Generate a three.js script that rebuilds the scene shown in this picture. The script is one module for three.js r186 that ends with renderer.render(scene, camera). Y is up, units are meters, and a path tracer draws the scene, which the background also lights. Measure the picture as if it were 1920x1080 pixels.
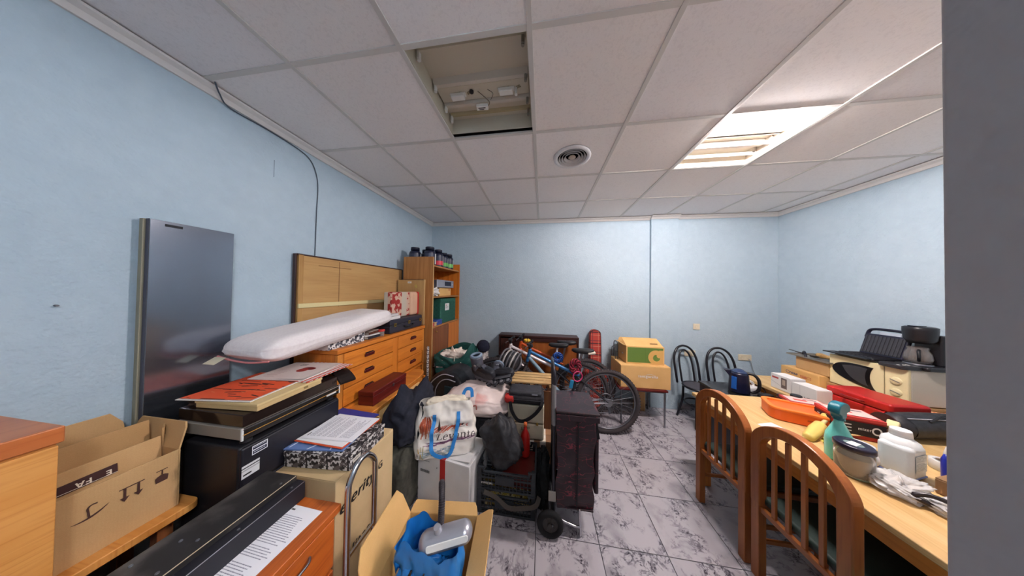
import * as THREE from 'three';
import { RoundedBoxGeometry } from 'three/addons/geometries/RoundedBoxGeometry.js';
import { mergeGeometries } from 'three/addons/utils/BufferGeometryUtils.js';

// ---------- camera, light, exposure ----------
const scene = new THREE.Scene();
scene.background = new THREE.Color(0x20242a);
const camera = new THREE.PerspectiveCamera(107.52, 16 / 9, 0.02, 50);
camera.rotation.order = 'YXZ';
camera.position.set(0, 1.635, 0);
camera.rotation.set(0.0134, 0.14123, 0.01589);
const renderer = new THREE.WebGLRenderer({ antialias: true });
renderer.toneMapping = THREE.LinearToneMapping;
renderer.toneMappingExposure = 4.3;
renderer.shadowMap.enabled = true;
const LAMP = .76, FILL = .42, GLOW = 2.5;          // the lit tube, an added fill lamp out of view behind the camera, what the eye sees of a tube
const LAMP_COLOR = 0xfff4f4, FILL_COLOR = 0xf4f6ff;

// ---------- helpers ----------
let seed_ = 7;
const rnd = () => { seed_ = (seed_ * 1664525 + 1013904223) >>> 0; return seed_ / 4294967296; };
const reseed = (s) => { seed_ = s >>> 0; };
const V = (x, y, z) => new THREE.Vector3(x, y, z);
const hash = (i, j, s) => { let h = (i * 374761393 + j * 668265263 + s * 974634777) | 0; h = Math.imul(h ^ (h >>> 13), 1274126177); h ^= h >>> 16; return (h >>> 0) / 4294967296; };
function vn(x, y, p, q, s) {                    // value noise, periodic in p x q cells
  const i = Math.floor(x), j = Math.floor(y); let u = x - i, v = y - j; u = u * u * (3 - 2 * u); v = v * v * (3 - 2 * v);
  const m = (a, n) => ((a % n) + n) % n, a = m(i, p), b = m(i + 1, p), c = m(j, q), d = m(j + 1, q);
  return (hash(a, c, s) * (1 - u) + hash(b, c, s) * u) * (1 - v) + (hash(a, d, s) * (1 - u) + hash(b, d, s) * u) * v;
}
function fb(u, v, p, q, s, o = 4) { let r = 0, a = 0.5, t = 0; for (let k = 0; k < o; k++) { r += a * vn(u * p, v * q, p, q, s + k); t += a; a *= 0.5; p *= 2; q *= 2; } return r / t; }
function tex(n, size, fn, color = true, sy) {
  const d = new Uint8Array(n * n * 4);
  for (let j = 0; j < n; j++) for (let i = 0; i < n; i++) { const c = fn((i + .5) / n, (j + .5) / n), k = (j * n + i) * 4; for (let a = 0; a < 3; a++) d[k + a] = Math.max(0, Math.min(255, Array.isArray(c) ? c[a] : c)); d[k + 3] = 255; }
  const t = new THREE.DataTexture(d, n, n); t.wrapS = t.wrapT = THREE.RepeatWrapping; t.magFilter = THREE.LinearFilter; t.minFilter = THREE.LinearMipmapLinearFilter; t.generateMipmaps = true;
  if (color) t.colorSpace = THREE.SRGBColorSpace; t.repeat.set(1 / size, 1 / (sy || size)); t.needsUpdate = true; return t;
}
const mixc = (a, b, t) => a.map((x, i) => x + (b[i] - x) * t);
const clamp = (x, a = 0, b = 1) => Math.max(a, Math.min(b, x));
function mat(color, roughness = .6, o = {}) { return new THREE.MeshStandardMaterial({ color, roughness, metalness: 0, ...o }); }
function phys(color, roughness, o) { return new THREE.MeshPhysicalMaterial({ color, roughness, metalness: 0, ...o }); }
function bp(g, ax) {                            // box-project uv in metres; the grain axis runs along u
  if (g.index) g = g.toNonIndexed();
  const p = g.attributes.position, n = g.attributes.normal, uv = new Float32Array(p.count * 2), A = 'xyz'.indexOf(ax);
  for (let i = 0; i < p.count; i += 3) {
    let nx = 0, ny = 0, nz = 0; for (let k = 0; k < 3; k++) { nx += n.getX(i + k); ny += n.getY(i + k); nz += n.getZ(i + k); }
    const a = [Math.abs(nx), Math.abs(ny), Math.abs(nz)], m = a.indexOf(Math.max(...a));
    let o = [0, 1, 2].filter((q) => q !== m); if (m === 0) o = [2, 1];
    if (A >= 0 && A !== m && o[0] !== A) o.reverse();
    for (let k = 0; k < 3; k++) { const c = [p.getX(i + k), p.getY(i + k), p.getZ(i + k)]; uv[(i + k) * 2] = c[o[0]]; uv[(i + k) * 2 + 1] = c[o[1]]; }
  }
  g.setAttribute('uv', new THREE.BufferAttribute(uv, 2)); return g;
}
function place(g, x, y, z, o = {}) {
  if (o.sx || o.sy || o.sz) g.scale(o.sx || 1, o.sy || 1, o.sz || 1);
  if (o.rx) g.rotateX(o.rx); if (o.rz) g.rotateZ(o.rz); if (o.ry) g.rotateY(o.ry);
  return g.translate(x, y, z);
}
function B(w, h, d, x, y, z, o = {}) {          // box centred at x, z with its base at y (o.c: centred at y too)
  const r = Math.min(o.r ?? .003, w * .45, h * .45, d * .45);
  let g = r > 0.0004 ? new RoundedBoxGeometry(w, h, d, o.s || 1, r) : new THREE.BoxGeometry(w, h, d);
  g = bp(g, o.g || (w >= h && w >= d ? 'x' : h >= d ? 'y' : 'z'));
  const ou = o.uo || 0; if (ou) { const uv = g.attributes.uv; for (let i = 0; i < uv.count; i++) uv.setXY(i, uv.getX(i) + ou, uv.getY(i) + ou * 1.7); }
  if (!o.c) g.translate(0, h / 2, 0);
  return place(g, x, y, z, o);
}
function C(r1, r2, h, x, y, z, o = {}) {        // cylinder: r1 top, r2 bottom, base at y
  let g = bp(new THREE.CylinderGeometry(r1, r2, h, o.n || 20, 1, !!o.open)); if (!o.c) g.translate(0, h / 2, 0); return place(g, x, y, z, o);
}
function S(r, x, y, z, o = {}) { return place(bp(new THREE.SphereGeometry(r, o.n || 16, o.m || 10)), x, y, z, o); }
function L(pts, x = 0, y = 0, z = 0, o = {}) { return place(bp(new THREE.LatheGeometry(pts.map((p) => new THREE.Vector2(p[0], p[1])), o.n || 28)), x, y, z, o); }
function T(pts, r, o = {}) {                    // round tube through points, ends capped
  const q = pts.map((p) => V(...p));
  const c = o.line ? (() => { const k = new THREE.CurvePath(); for (let i = 0; i + 1 < q.length; i++) k.add(new THREE.LineCurve3(q[i], q[i + 1])); return k; })() : new THREE.CatmullRomCurve3(q, !!o.closed, 'catmullrom', o.t ?? .5);
  const gs = [bp(new THREE.TubeGeometry(c, o.n || Math.max(8, q.length * 6), r, o.m || 8, !!o.closed))];
  if (!o.closed && r > .002) for (const p of [q[0], q[q.length - 1]]) gs.push(S(r, p.x, p.y, p.z, { n: 8, m: 6 }));
  return mergeGeometries(gs.map(norm));
}
function E(shape, depth, o = {}) {              // extruded outline in x-y, thickness along z from 0
  return place(bp(new THREE.ExtrudeGeometry(shape, { depth, bevelEnabled: o.b !== 0, bevelThickness: o.b || .002, bevelSize: o.b || .002, bevelSegments: o.bs || 1, curveSegments: o.cs || 10, steps: o.st || 1 }), o.g), o.x || 0, o.y || 0, o.z || 0, o);
}
function poly(p) { const s = new THREE.Shape(); p.forEach((q, i) => (i ? s.lineTo(...q) : s.moveTo(...q))); s.closePath(); return s; }
function rrect(w, h, r, x = 0, y = 0) { const s = new THREE.Shape(); const a = x - w / 2, b = y - h / 2; s.moveTo(a + r, b); s.lineTo(a + w - r, b); s.quadraticCurveTo(a + w, b, a + w, b + r); s.lineTo(a + w, b + h - r); s.quadraticCurveTo(a + w, b + h, a + w - r, b + h); s.lineTo(a + r, b + h); s.quadraticCurveTo(a, b + h, a, b + h - r); s.lineTo(a, b + r); s.quadraticCurveTo(a, b, a + r, b); return s; }
function norm(g) { if (g.index) g = g.toNonIndexed(); for (const k of Object.keys(g.attributes)) if (!['position', 'normal', 'uv'].includes(k)) g.deleteAttribute(k); if (!g.attributes.uv) g = bp(g); g.clearGroups(); return g; }
function fuse(g) { return Array.isArray(g) ? (g.length > 1 ? mergeGeometries(g.map(norm)) : norm(g[0])) : g; }
function soft(w, h, d, o = {}) {                // cushion-like lump, base at y = 0, with creases
  const n = o.n || 40, g = new THREE.SphereGeometry(1, n, Math.round(n * .7)), p = g.attributes.position, e = o.e ?? .55, s = o.seed || 1, A = o.a ?? .03, F = o.f || 3;
  const sg = (x) => Math.sign(x) * Math.pow(Math.abs(x), e);
  for (let i = 0; i < p.count; i++) {
    let x = sg(p.getX(i)), y = sg(p.getY(i)), z = sg(p.getZ(i)); const ux = x, uy = y, uz = z;
    const k = (F1, t) => vn((ux + 3) * F1, (uy * 1.3 + uz + 5) * F1, 999, 999, s + t) - .5;
    const dd = A * (k(F, 0) * 1.4 + k(F * 2.3, 5) * .8 + k(F * 5, 9) * .35);
    x = x * w / 2; y = y * h / 2; z = z * d / 2; const l = Math.hypot(x, y, z) || 1;
    x += x / l * dd; y += y / l * dd; z += z / l * dd;
    if (o.fn) [x, y, z] = o.fn(x, y, z, ux, uy, uz);
    if (o.flat !== 0 && y < -h / 2 + .004) y = -h / 2;
    p.setXYZ(i, x, y + h / 2, z);
  }
  g.computeVertexNormals(); return bp(g);
}
const taken = {};
const numbered = (n) => { const k = (taken[n] = (taken[n] ?? -1) + 1); return k ? `${n}_${String(k).padStart(3, '0')}` : n; };
function shade(o) { o.castShadow = true; o.receiveShadow = true; return o; }
function mesh(name, g, m, parent, label) { const o = shade(new THREE.Mesh(fuse(g), m)); o.name = numbered(name); (parent || scene).add(o); if (label) o.userData.label = label; return o; }
function thing(name, label, category, [x, y, z] = [0, 0, 0], ry = 0, group) { const o = new THREE.Group(); o.name = numbered(name); o.position.set(x, y, z); o.rotation.y = ry; scene.add(o); o.userData = { label, category }; if (group) o.userData.group = group; return o; }
function single(name, g, m, label, category, pos = [0, 0, 0], ry = 0, group) { const o = mesh(name, g, m); o.position.set(...pos); o.rotation.y = ry; o.userData = { label, category }; if (group) o.userData.group = group; return o; }
function copy(o, label, pos, ry) { const c = o.clone(); c.name = numbered(o.name.replace(/_\d+$/, '')); c.userData = { ...o.userData, label }; scene.add(c); if (pos) c.position.set(...pos); if (ry !== undefined) c.rotation.y = ry; return c; }
function struct(name, g, m) { const o = mesh(name, g, m); o.userData.kind = 'structure'; return o; }
function print(name, w, h, W, H, draw, parent, pos, rot = [0, 0, 0], o = {}) {     // flat print: a thin plane carrying a canvas
  const cv = document.createElement('canvas'); cv.width = W; cv.height = H; const x = cv.getContext('2d'); x.clearRect(0, 0, W, H); draw(x, W, H);
  const t = new THREE.CanvasTexture(cv); t.colorSpace = THREE.SRGBColorSpace; t.anisotropy = 8;
  const m = new THREE.MeshStandardMaterial({ map: t, roughness: o.rough ?? .7, transparent: !!o.alpha, alphaTest: o.alpha ? .02 : 0, polygonOffset: true, polygonOffsetFactor: -1 });
  const q = shade(new THREE.Mesh(o.geo || new THREE.PlaneGeometry(w, h), m)); q.name = numbered(name); q.position.set(...pos); q.rotation.order = 'YXZ'; q.rotation.set(...rot); (parent || scene).add(q); return q;
}
const fill = (x, c, a, b, w, h) => { x.fillStyle = c; x.fillRect(a, b, w, h); };

// ---------- surfaces ----------
function woodTex(a, b, c, o = {}) {             // grain along u
  const s = o.seed || 3, q = o.q || 26;
  return tex(512, o.size || 1.2, (u, v) => {
    const w = fb(u, v, 2, 6, s, 3) * 1.6, r = fb(u, v + w * .03, 3, q, s + 11, 4), f = fb(u, v, 8, 128, s + 31, 2);
    let k = clamp((r - .3) * 2.1); let col = mixc(a, b, k); col = mixc(col, c, clamp((f - .55) * 2.2) * .6); return col;
  }, true, o.sy || (o.size || 1.2) * .6);
}
const wood = (a, b, c, rough, o = {}) => mat(0xffffff, rough, { map: woodTex(a, b, c, o) });
const WOOD = {
  orange: wood([218, 132, 46], [200, 112, 34], [168, 86, 22], .42, { seed: 5 }),
  honey: wood([214, 140, 60], [196, 118, 44], [168, 92, 30], .45, { seed: 8, q: 14 }),
  cabinet: wood([222, 158, 84], [206, 136, 62], [186, 112, 44], .5, { seed: 12, q: 12 }),
  table: wood([216, 184, 128], [204, 166, 108], [184, 142, 84], .38, { seed: 21 }),
  chair: wood([168, 100, 46], [146, 80, 34], [116, 60, 22], .36, { seed: 31, q: 18 }),
  chest: wood([190, 98, 36], [168, 80, 26], [136, 60, 18], .4, { seed: 41, q: 12 }),
  shelf: wood([176, 122, 66], [158, 104, 52], [138, 88, 40], .5, { seed: 51 }),
  ply: wood([190, 152, 98], [178, 138, 86], [160, 120, 70], .75, { seed: 61, q: 10 }),
  dark: wood([64, 30, 24], [46, 20, 18], [30, 12, 12], .4, { seed: 71 }),
  redbrown: wood([112, 30, 26], [84, 20, 20], [60, 14, 14], .38, { seed: 81 }),
  raw: wood([206, 172, 120], [180, 140, 88], [140, 100, 56], .85, { seed: 91, q: 12 }),
  bark: wood([120, 76, 40], [88, 52, 26], [54, 30, 16], .9, { seed: 93, q: 10 }),
  brown: wood([140, 84, 46], [120, 68, 36], [98, 54, 28], .45, { seed: 95 }),
};
const cardTex = (c, s) => tex(512, .5, (u, v) => { const f = fb(u, v, 4, 4, s, 5) - .5, r = Math.sin(u * Math.PI * 2 * 70) * .8, g = (hash(Math.floor(u * 512), Math.floor(v * 512), s) - .5) * 10; return c.map((x) => x + f * 22 + r + g); });
const CARD = { a: mat(0xffffff, .88, { map: cardTex([196, 158, 108], 3) }), b: mat(0xffffff, .88, { map: cardTex([220, 176, 112], 9) }), c: mat(0xffffff, .88, { map: cardTex([184, 146, 98], 14) }), pale: mat(0xffffff, .88, { map: cardTex([208, 180, 134], 19) }), white: mat(0xffffff, .8, { map: cardTex([222, 220, 218], 24) }), dark: mat(0xffffff, .9, { map: cardTex([138, 104, 70], 29) }) };
const fabricTex = (c, c2, s, size = .12) => tex(256, size, (u, v) => { const w = (Math.sin(u * Math.PI * 80) * Math.sin(v * Math.PI * 80)) * .3 + (fb(u, v, 6, 6, s, 4) - .5) * 1.4; return mixc(c, c2, clamp(.5 + w)); });
const fab = (c, c2, s, r = .95) => mat(0xffffff, r, { map: fabricTex(c, c2, s) });
const BLACK = mat(0x15151a, .45), BLACKM = mat(0x1b1b20, .8), RUBBER = mat(0x17171a, .9), CHROME = mat(0xc8c8cc, .18, { metalness: 1 }), STEEL = mat(0x9a9ca2, .35, { metalness: 1 }), GREYM = mat(0x6c6e74, .45, { metalness: .9 }), WHITE = mat(0xe8e6e0, .5), PAPER = mat(0xeeeeee, .85), SILVER = mat(0xb4b4bc, .3, { metalness: .6 }), BRASS = mat(0xb99a54, .3, { metalness: 1 }), NAVY = fab([20, 22, 34], [34, 36, 50], 5), BLACKFAB = fab([22, 22, 26], [44, 44, 50], 15);

const bumpTex = tex(512, .5, (u, v) => 128 + (fb(u, v, 40, 40, 3, 3) - .5) * 160 + (fb(u, v, 9, 9, 7, 2) - .5) * 60, false);
const paintTex = tex(512, 2.6, (u, v) => { const f = fb(u, v, 3, 3, 17, 5) - .5, g = fb(u, v, 60, 60, 19, 2) - .5; return [174 + f * 12 + g * 6, 194 + f * 9 + g * 6, 206 + f * 7 + g * 5]; });
const wallMat = mat(0xffffff, .78, { map: paintTex, bumpMap: bumpTex, bumpScale: .004 });
const ceilTex = tex(512, .6, (u, v) => { const s = hash(Math.floor(u * 512), Math.floor(v * 512), 5), f = fb(u, v, 70, 70, 23, 2), k = f < .34 ? -9 : 0; return [247 + (s - .5) * 10 + k * .6, 243 + (s - .5) * 10 + k * .6, 241 + (s - .5) * 10 + k * .6]; });
const ceilMats = [0xffffff, 0xfcfaf8, 0xf8f8fa].map((c) => mat(c, .9, { map: ceilTex }));
const trimMat = mat(0xdedad6, .6);
function marble(s) {
  return tex(512, .41, (u, v) => {
    const wx = u + (fb(u, v, 3, 3, s, 3) - .5) * .25, wy = v + (fb(u, v, 3, 3, s + 9, 3) - .5) * .25;
    const base = fb(wx, wy, 4, 4, s + 2, 4), patch = clamp((fb(u, v, 5, 5, s + 4, 3) - .42) * 4);
    const a = wx + wy * .5, b = wy * 2.2 - wx;       // short slanted dark streaks
    const st = fb(a, b, 12, 7, s + 6, 4), rid = 1 - Math.abs(st - .5) * 9;
    const fine = fb(a, b, 30, 16, s + 8, 3);
    let k = clamp(rid) * .6 * patch + clamp((fine - .6) * 5) * .8 * patch + clamp((.42 - base) * 2.4) * .35;
    return mixc([182, 178, 184], [58, 54, 62], clamp(k));
  });
}
const floorMats = [1, 2, 3, 4].map((s) => mat(0xffffff, .26, { map: marble(s * 40) }));

// ---------- room ----------
const XL = -1.86, XR = 3.17, ZB = -3.34, ZF = .95, H = 2.75;
{
  const fl = new THREE.Group(); fl.name = 'floor'; fl.userData.kind = 'structure'; scene.add(fl);
  mesh('grout_bed', B(XR - XL + .2, .1, ZF - ZB + .2, (XL + XR) / 2, -.106, (ZF + ZB) / 2, { r: 0 }), mat(0x55535a, .9), fl);
  reseed(11);
  const xs = [XL], zs = [ZB]; for (let k = -7; k < 7; k++) { const x = .80 + .41 * k; if (x > XL + .03 && x < XR - .03) xs.push(x); } xs.push(XR);
  for (let k = 5; k > -7; k--) { const z = -1.46 - .41 * k; if (z > ZB + .03 && z < ZF - .03) zs.push(z); } zs.push(ZF);
  for (let i = 0; i + 1 < xs.length; i++) for (let j = 0; j + 1 < zs.length; j++) {
    const w = xs[i + 1] - xs[i], d = zs[j + 1] - zs[j], q = Math.floor(rnd() * 4);
    const o = mesh('floor_tile', B(w - .004, .012, d - .004, 0, -.012, 0, { r: .0015, g: q % 2 ? 'x' : 'z', uo: Math.floor(rnd() * 10) * .13 }), floorMats[Math.floor(rnd() * 4)], fl);
    o.position.set((xs[i] + xs[i + 1]) / 2, 0, (zs[j] + zs[j + 1]) / 2);
  }
}
struct('wall_left', B(.12, 3, ZF - ZB + .24, XL - .06, -.1, (ZF + ZB) / 2, { r: 0 }), wallMat);
{ const w = scene.getObjectByName('wall_left'); mesh('scratch', B(.001, .12, .003, XL + .0005, 2.4, -1.21, { r: 0 }), mat(0x6c7c8c, .8), w); }
struct('wall_right', B(.12, 3, ZF - ZB + .24, XR + .06, -.1, (ZF + ZB) / 2, { r: 0 }), wallMat);
struct('wall_back', [B(XR - XL, 3, .12, (XL + XR) / 2, -.1, ZB - .06, { r: 0 }), B(.36, 2.75, .05, 1.735, 0, ZB + .019, { r: .004 })], wallMat);
struct('wall_front', B(XR - XL, 3, .12, (XL + XR) / 2, -.1, ZF + .06, { r: 0 }), wallMat);  // unseen wall close behind the camera, keeps light in the room
struct('wall_doorway', B(XR - .3, H + .05, .12, (XR + .3) / 2, 0, -.145, { r: .004 }), mat(0xb4b2b4, .9, { bumpMap: bumpTex, bumpScale: .003 }));
for (const [i, w, x, z, ry] of [[1, XR - XL, (XL + XR) / 2, ZB + .006, 0], [2, 3.1, XR - .006, -1.78, 1]]) struct('baseboard_' + (i === 1 ? 'back' : 'right'), ry ? B(.012, .075, w, x, 0, z, { r: .002 }) : B(w, .075, .012, x, 0, z, { r: .002 }), floorMats[1]);
{ // plaster cornice around the ceiling
  const prof = poly([[0, 0], [.05, 0], [.05, -.012], [.028, -.024], [.012, -.046], [0, -.046]]);
  const run = (n, len, x, z, ry) => struct('trim_' + n, E(prof, len, { b: 0, x, y: H, z, ry }), trimMat);
  run(1, ZF - ZB, XL, ZB, 0); run(2, XR - XL, XL, ZB, 0); scene.remove(scene.children[scene.children.length - 1]);
  struct('trim_2', [E(prof, 1.555 - XL, { b: 0, ry: -Math.PI / 2, x: 1.555, y: H, z: ZB }), E(prof, .37, { b: 0, ry: -Math.PI / 2, x: 1.92, y: H, z: ZB + .042 }), E(prof, XR - 1.91, { b: 0, ry: -Math.PI / 2, x: XR, y: H, z: ZB })], trimMat);
  struct('trim_3', E(prof, -.2 - ZB, { b: 0, ry: Math.PI, x: XR, y: H, z: -.2 }), trimMat);
}
// suspended ceiling: every tile and every bar of the grid
const GX = [-1.268, -.668, -.068, .532, 1.132, 1.732, 2.332, 2.932], GZ = [-3.278, -2.678, -2.078, -1.478, -.878, -.278, .322, .922];
{
  const ce = new THREE.Group(); ce.name = 'ceiling'; ce.userData.kind = 'structure'; scene.add(ce);
  mesh('ceiling_slab', B(XR - XL + .24, .12, ZF - ZB + .24, (XL + XR) / 2, 2.98, (ZF + ZB) / 2, { r: 0 }), mat(0x777777, .9), ce);
  const xs = [XL, ...GX, XR], zs = [ZB, ...GZ.slice(1), ZF]; reseed(5);
  for (let i = 0; i + 1 < xs.length; i++) for (let j = 0; j + 1 < zs.length; j++) {
    const a = xs[i], b = xs[i + 1], c = zs[j], d = zs[j + 1], mx = (a + b) / 2, mz = (c + d) / 2;
    if (Math.abs(mx + .368) < .1 && Math.abs(mz + 1.178) < .1) continue; if (Math.abs(mx - 1.432) < .1 && Math.abs(mz + 1.778) < .1) continue; if (Math.abs(mx - .832) < .1 && Math.abs(mz - .622) < .1) continue;
    if (Math.abs(mx - .232) < .1 && Math.abs(mz + 1.778) < .1) { // the tile cut for the vent
      const s = new THREE.Shape(); s.moveTo(-.3, -.3); s.lineTo(.3, -.3); s.lineTo(.3, .3); s.lineTo(-.3, .3); const h = new THREE.Path(); h.absarc(0, 0, .125, 0, Math.PI * 2, true); s.holes.push(h);
      mesh('ceiling_tile', E(s, .015, { b: 0, cs: 32, rx: -Math.PI / 2, x: mx, y: H + .006, z: mz }), ceilMats[0], ce); continue;
    }
    const o = mesh('ceiling_tile', B(b - a - .004, .015, d - c - .004, 0, 0, 0, { r: .002, g: 'x', uo: rnd() * 3 }), ceilMats[Math.floor(rnd() * 3)], ce); o.position.set(mx, H + .006, mz);
  }
  const barM = mat(0xd6d2cc, .5);
  for (const x of GX) mesh('grid_bar', B(.024, .014, ZF - ZB, x, H, (ZF + ZB) / 2, { r: .001 }), barM, ce);
  for (const z of GZ.slice(1)) for (let i = 0; i + 1 < xs.length; i++) mesh('grid_bar', B(xs[i + 1] - xs[i] - .024, .0125, .024, (xs[i] + xs[i + 1]) / 2, H + .0012, z, { r: .001 }), barM, ce);
}
// recessed fluorescent fittings
const fitM = mat(0xccc4b6, .4), oldM = mat(0xc9c2b0, .45), dirtyTex = tex(256, .3, (u, v) => { const f = fb(u, v, 5, 5, 44, 5), d = f > .62 ? 70 : 0; return [206 - d, 198 - d, 178 - d * 1.1]; }), dirtyM = mat(0xffffff, .6, { map: dirtyTex });
function shell(t, m, gapZ) {
  const w = .572, d = .572 - gapZ, z = gapZ / 2, h = .1;
  mesh('housing', [B(w, .004, d, 0, h, z, { r: 0 }), B(.004, h, d, -w / 2, 0, z, { r: 0 }), B(.004, h, d, w / 2, 0, z, { r: 0 }), B(w, h, .004, 0, 0, z - d / 2, { r: 0 }), B(w, h, .004, 0, 0, z + d / 2, { r: 0 })], m, t);
}
const ridge = (z, w = .05, h = .03, y = .07) => E(poly([[-w / 2, h], [-w * .22, 0], [w * .22, 0], [w / 2, h]]), .55, { b: 0, ry: Math.PI / 2, x: -.275, y, z });
{
  const t = thing('ceiling_light', 'unlit recessed ceiling fitting with bare reflectors, dangling parts and no tubes', 'light', [-.368, H + .006, -1.178]);
  shell(t, oldM, .035);
  mesh('reflector', ridge(.03, .045), fitM, t); mesh('reflector', ridge(-.11, .045), fitM, t); mesh('reflector', ridge(.2, .03, .014, .085), oldM, t); mesh('reflector', ridge(-.2, .03, .014, .085), mat(0xb0a480, .6), t);
  mesh('gear_plate', B(.55, .012, .095, 0, .082, -.04, { r: .002 }), dirtyM, t);
  for (const x of [-.16, .14]) mesh('ballast', [B(.085, .026, .036, x, .056, -.045, { r: .006 }), B(.1, .006, .03, x, .076, -.045)], WHITE, t);
  mesh('starter_hole', C(.013, .013, .008, -.07, .072, -.03), BLACK, t);
  const cap = mesh('hanging_capacitor', B(.075, .022, .03, -.02, .028, -.1, { r: .004, rz: .1, ry: .15 }), WHITE, t); mesh('printed_mark', [B(.045, .0008, .006, -.022, .0268, -.094, { ry: .15, rz: .1 }), B(.03, .0008, .005, -.026, .0266, -.105, { ry: .15, rz: .1 })], BLACK, cap);
  mesh('wire', [T([[-.03, .074, -.03], [.01, .05, -.05], [.03, .045, -.08], [.015, .04, -.1]], .0022), T([[.03, .074, -.025], [.06, .06, -.04], [.04, .05, -.07]], .0018)], mat(0x6b5f50, .7), t);
  for (const x of [-.268, .262]) for (const z of [.03, -.11, .2, -.2]) mesh('lamp_holder', [B(.014, .04, .022, x, .045, z, { r: .003 }), C(.008, .008, .012, x, .04, z, { n: 10 })], x < 0 ? WHITE : mat(0x8a8478, .6), t);
  mesh('pull_tab', [C(.007, .009, .05, .2, .04, -.045, { n: 10 })], WHITE, t);
}
function litFitting(label, x, z, lit, glowE, power, color) {
  const t = thing('ceiling_light', label, 'light', [x, H + .006, z]);
  shell(t, fitM, 0); const inner = mat(0xc4bab0, .45);
  for (const s of [-1, 1]) { mesh('rim', B(.576, .006, .012, 0, -.004, .282 * s, { r: .001 }), WHITE, t); mesh('rim', B(.012, .006, .552, .282 * s, -.004, 0, { r: .001 }), WHITE, t); }
  const glow = new THREE.MeshStandardMaterial({ color: 0xffffff, emissive: 0xfff4e8, emissiveIntensity: glowE, roughness: .4 });
  [.2, .07, -.07, -.2].forEach((q, i) => {
    mesh('reflector', ridge(q > 0 ? q - .065 : q + .065, .05, .034, .062), inner, t);
    const tb = mesh('fluorescent_tube', C(.013, .013, .52, 0, .042, q, { c: 1, rz: Math.PI / 2, n: 16 }), i < lit ? glow : mat(0xf4efe6, .25), t);
    for (const s of [-1, 1]) { mesh('tube_cap', C(.0135, .0135, .018, .262 * s, .042, q, { c: 1, rz: Math.PI / 2 }), STEEL, tb); mesh('lamp_holder', B(.012, .06, .026, .277 * s, .028, q, { r: .004 }), inner, t); }
  });
  for (let i = 0; i < lit; i++) for (const q of [-.2, -.066, .066, .2]) { const la = new THREE.PointLight(color, power, 0, 2); la.position.set(x + q, H + .0165, z + [.2, .07, -.07, -.2][i]); la.castShadow = true; la.shadow.radius = 1.6; la.name = numbered('tube_light'); scene.add(la); }
}
litFitting('glowing recessed ceiling fitting with four bare tubes above the dining table', 1.432, -1.778, 1, GLOW, LAMP, LAMP_COLOR);
litFitting('added unseen ceiling fitting behind the doorway wall giving fill light', .832, .622, 2, GLOW, FILL / 2, FILL_COLOR);  // added lamp out of view, brightens the left side of the room
{ // round air vent
  const t = thing('air_vent', 'round white ceiling vent with concentric rings', 'vent', [.232, H, -1.79]);
  mesh('flange', L([[.116, .004], [.118, -.006], [.132, -.01], [.148, -.005], [.15, .006], [.116, .006]], 0, 0, 0, { n: 48 }), mat(0xe6e6e8, .4), t);
  [.1, .078, .056].forEach((r, i) => mesh('ring', L([[r - .006, .012], [r + .006, -.008], [r + .009, -.007], [r - .002, .014]], 0, 0, 0, { n: 40 }), mat(0xd8d4d2, .4), t));
  mesh('hub', L([[0, -.008], [.014, -.009], [.03, .0], [.02, .014], [0, .014]], 0, 0, 0), mat(0xc8b8a8, .4), t);
  mesh('duct', C(.12, .12, .1, 0, .022, 0, { open: 1 }), mat(0x141418, .9), t); mesh('duct_end', C(.12, .12, .004, 0, .12, 0), mat(0x141418, .9), t);
}
// cable, sockets and marks on the walls
single('wall_cable', [T([[-1.79, 2.752, -.9], [-1.822, 2.72, -.935], [-1.85, 2.694, -.99], [-1.853, 2.698, -1.16], [-1.853, 2.69, -1.34], [-1.854, 2.66, -1.43], [-1.855, 2.58, -1.478], [-1.856, 2.46, -1.497], [-1.856, 2.2, -1.492], [-1.856, 1.5, -1.486]], .0035, { n: 90 })], mat(0x4c5560, .7), 'thin grey cable running from the ceiling edge down the left wall to the tan panel', 'cable');
single('wall_nail', C(.004, .004, .014, 0, 0, 0, { c: 1, rz: Math.PI / 2, n: 8 }), GREYM, 'small dark nail in the left wall near the orange cabinet', 'nail', [XL + .006, 1.55, -.56]);
function outlet(label, x, y, z, n, w = .082) {
  const t = thing('wall_socket', label, 'socket', [x, y, z]);
  const m = mat(0xddd2b8, .45); mesh('plate', B(w * n, .082, .011, 0, -.041, .0055, { r: .003 }), m, t);
  for (let i = 0; i < n; i++) { const u = (i - (n - 1) / 2) * w; mesh('socket_cup', L([[.021, 0], [.021, .008], [.018, .008], [.017, .001], [0, .001]], u, 0, .006, { rx: Math.PI / 2 }), m, t); for (const s of [-1, 1]) mesh('pin_hole', C(.003, .003, .004, u + s * .0095, 0, .0075, { c: 1, rx: Math.PI / 2, n: 8 }), BLACK, t); }
  return t;
}
outlet('small square cream socket alone high on the back wall', 2.172, 1.17, ZB, 1);
outlet('cream double socket seen through the left bentwood chair back', 2.087, .79, ZB, 2, .07);
outlet('cream double socket with a grey cable plugged in right of the kettle', 2.77, .77, ZB, 2, .078);
single('power_cable', T([[2.81, .755, ZB + .012], [2.812, .73, ZB + .04], [2.83, .62, ZB + .05], [2.86, .5, ZB + .06], [2.85, .3, ZB + .05], [2.84, .006, ZB + .08]], .004, { n: 40 }), mat(0x8d9298, .6), 'grey cable hanging from the socket right of the kettle', 'cable');

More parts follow.
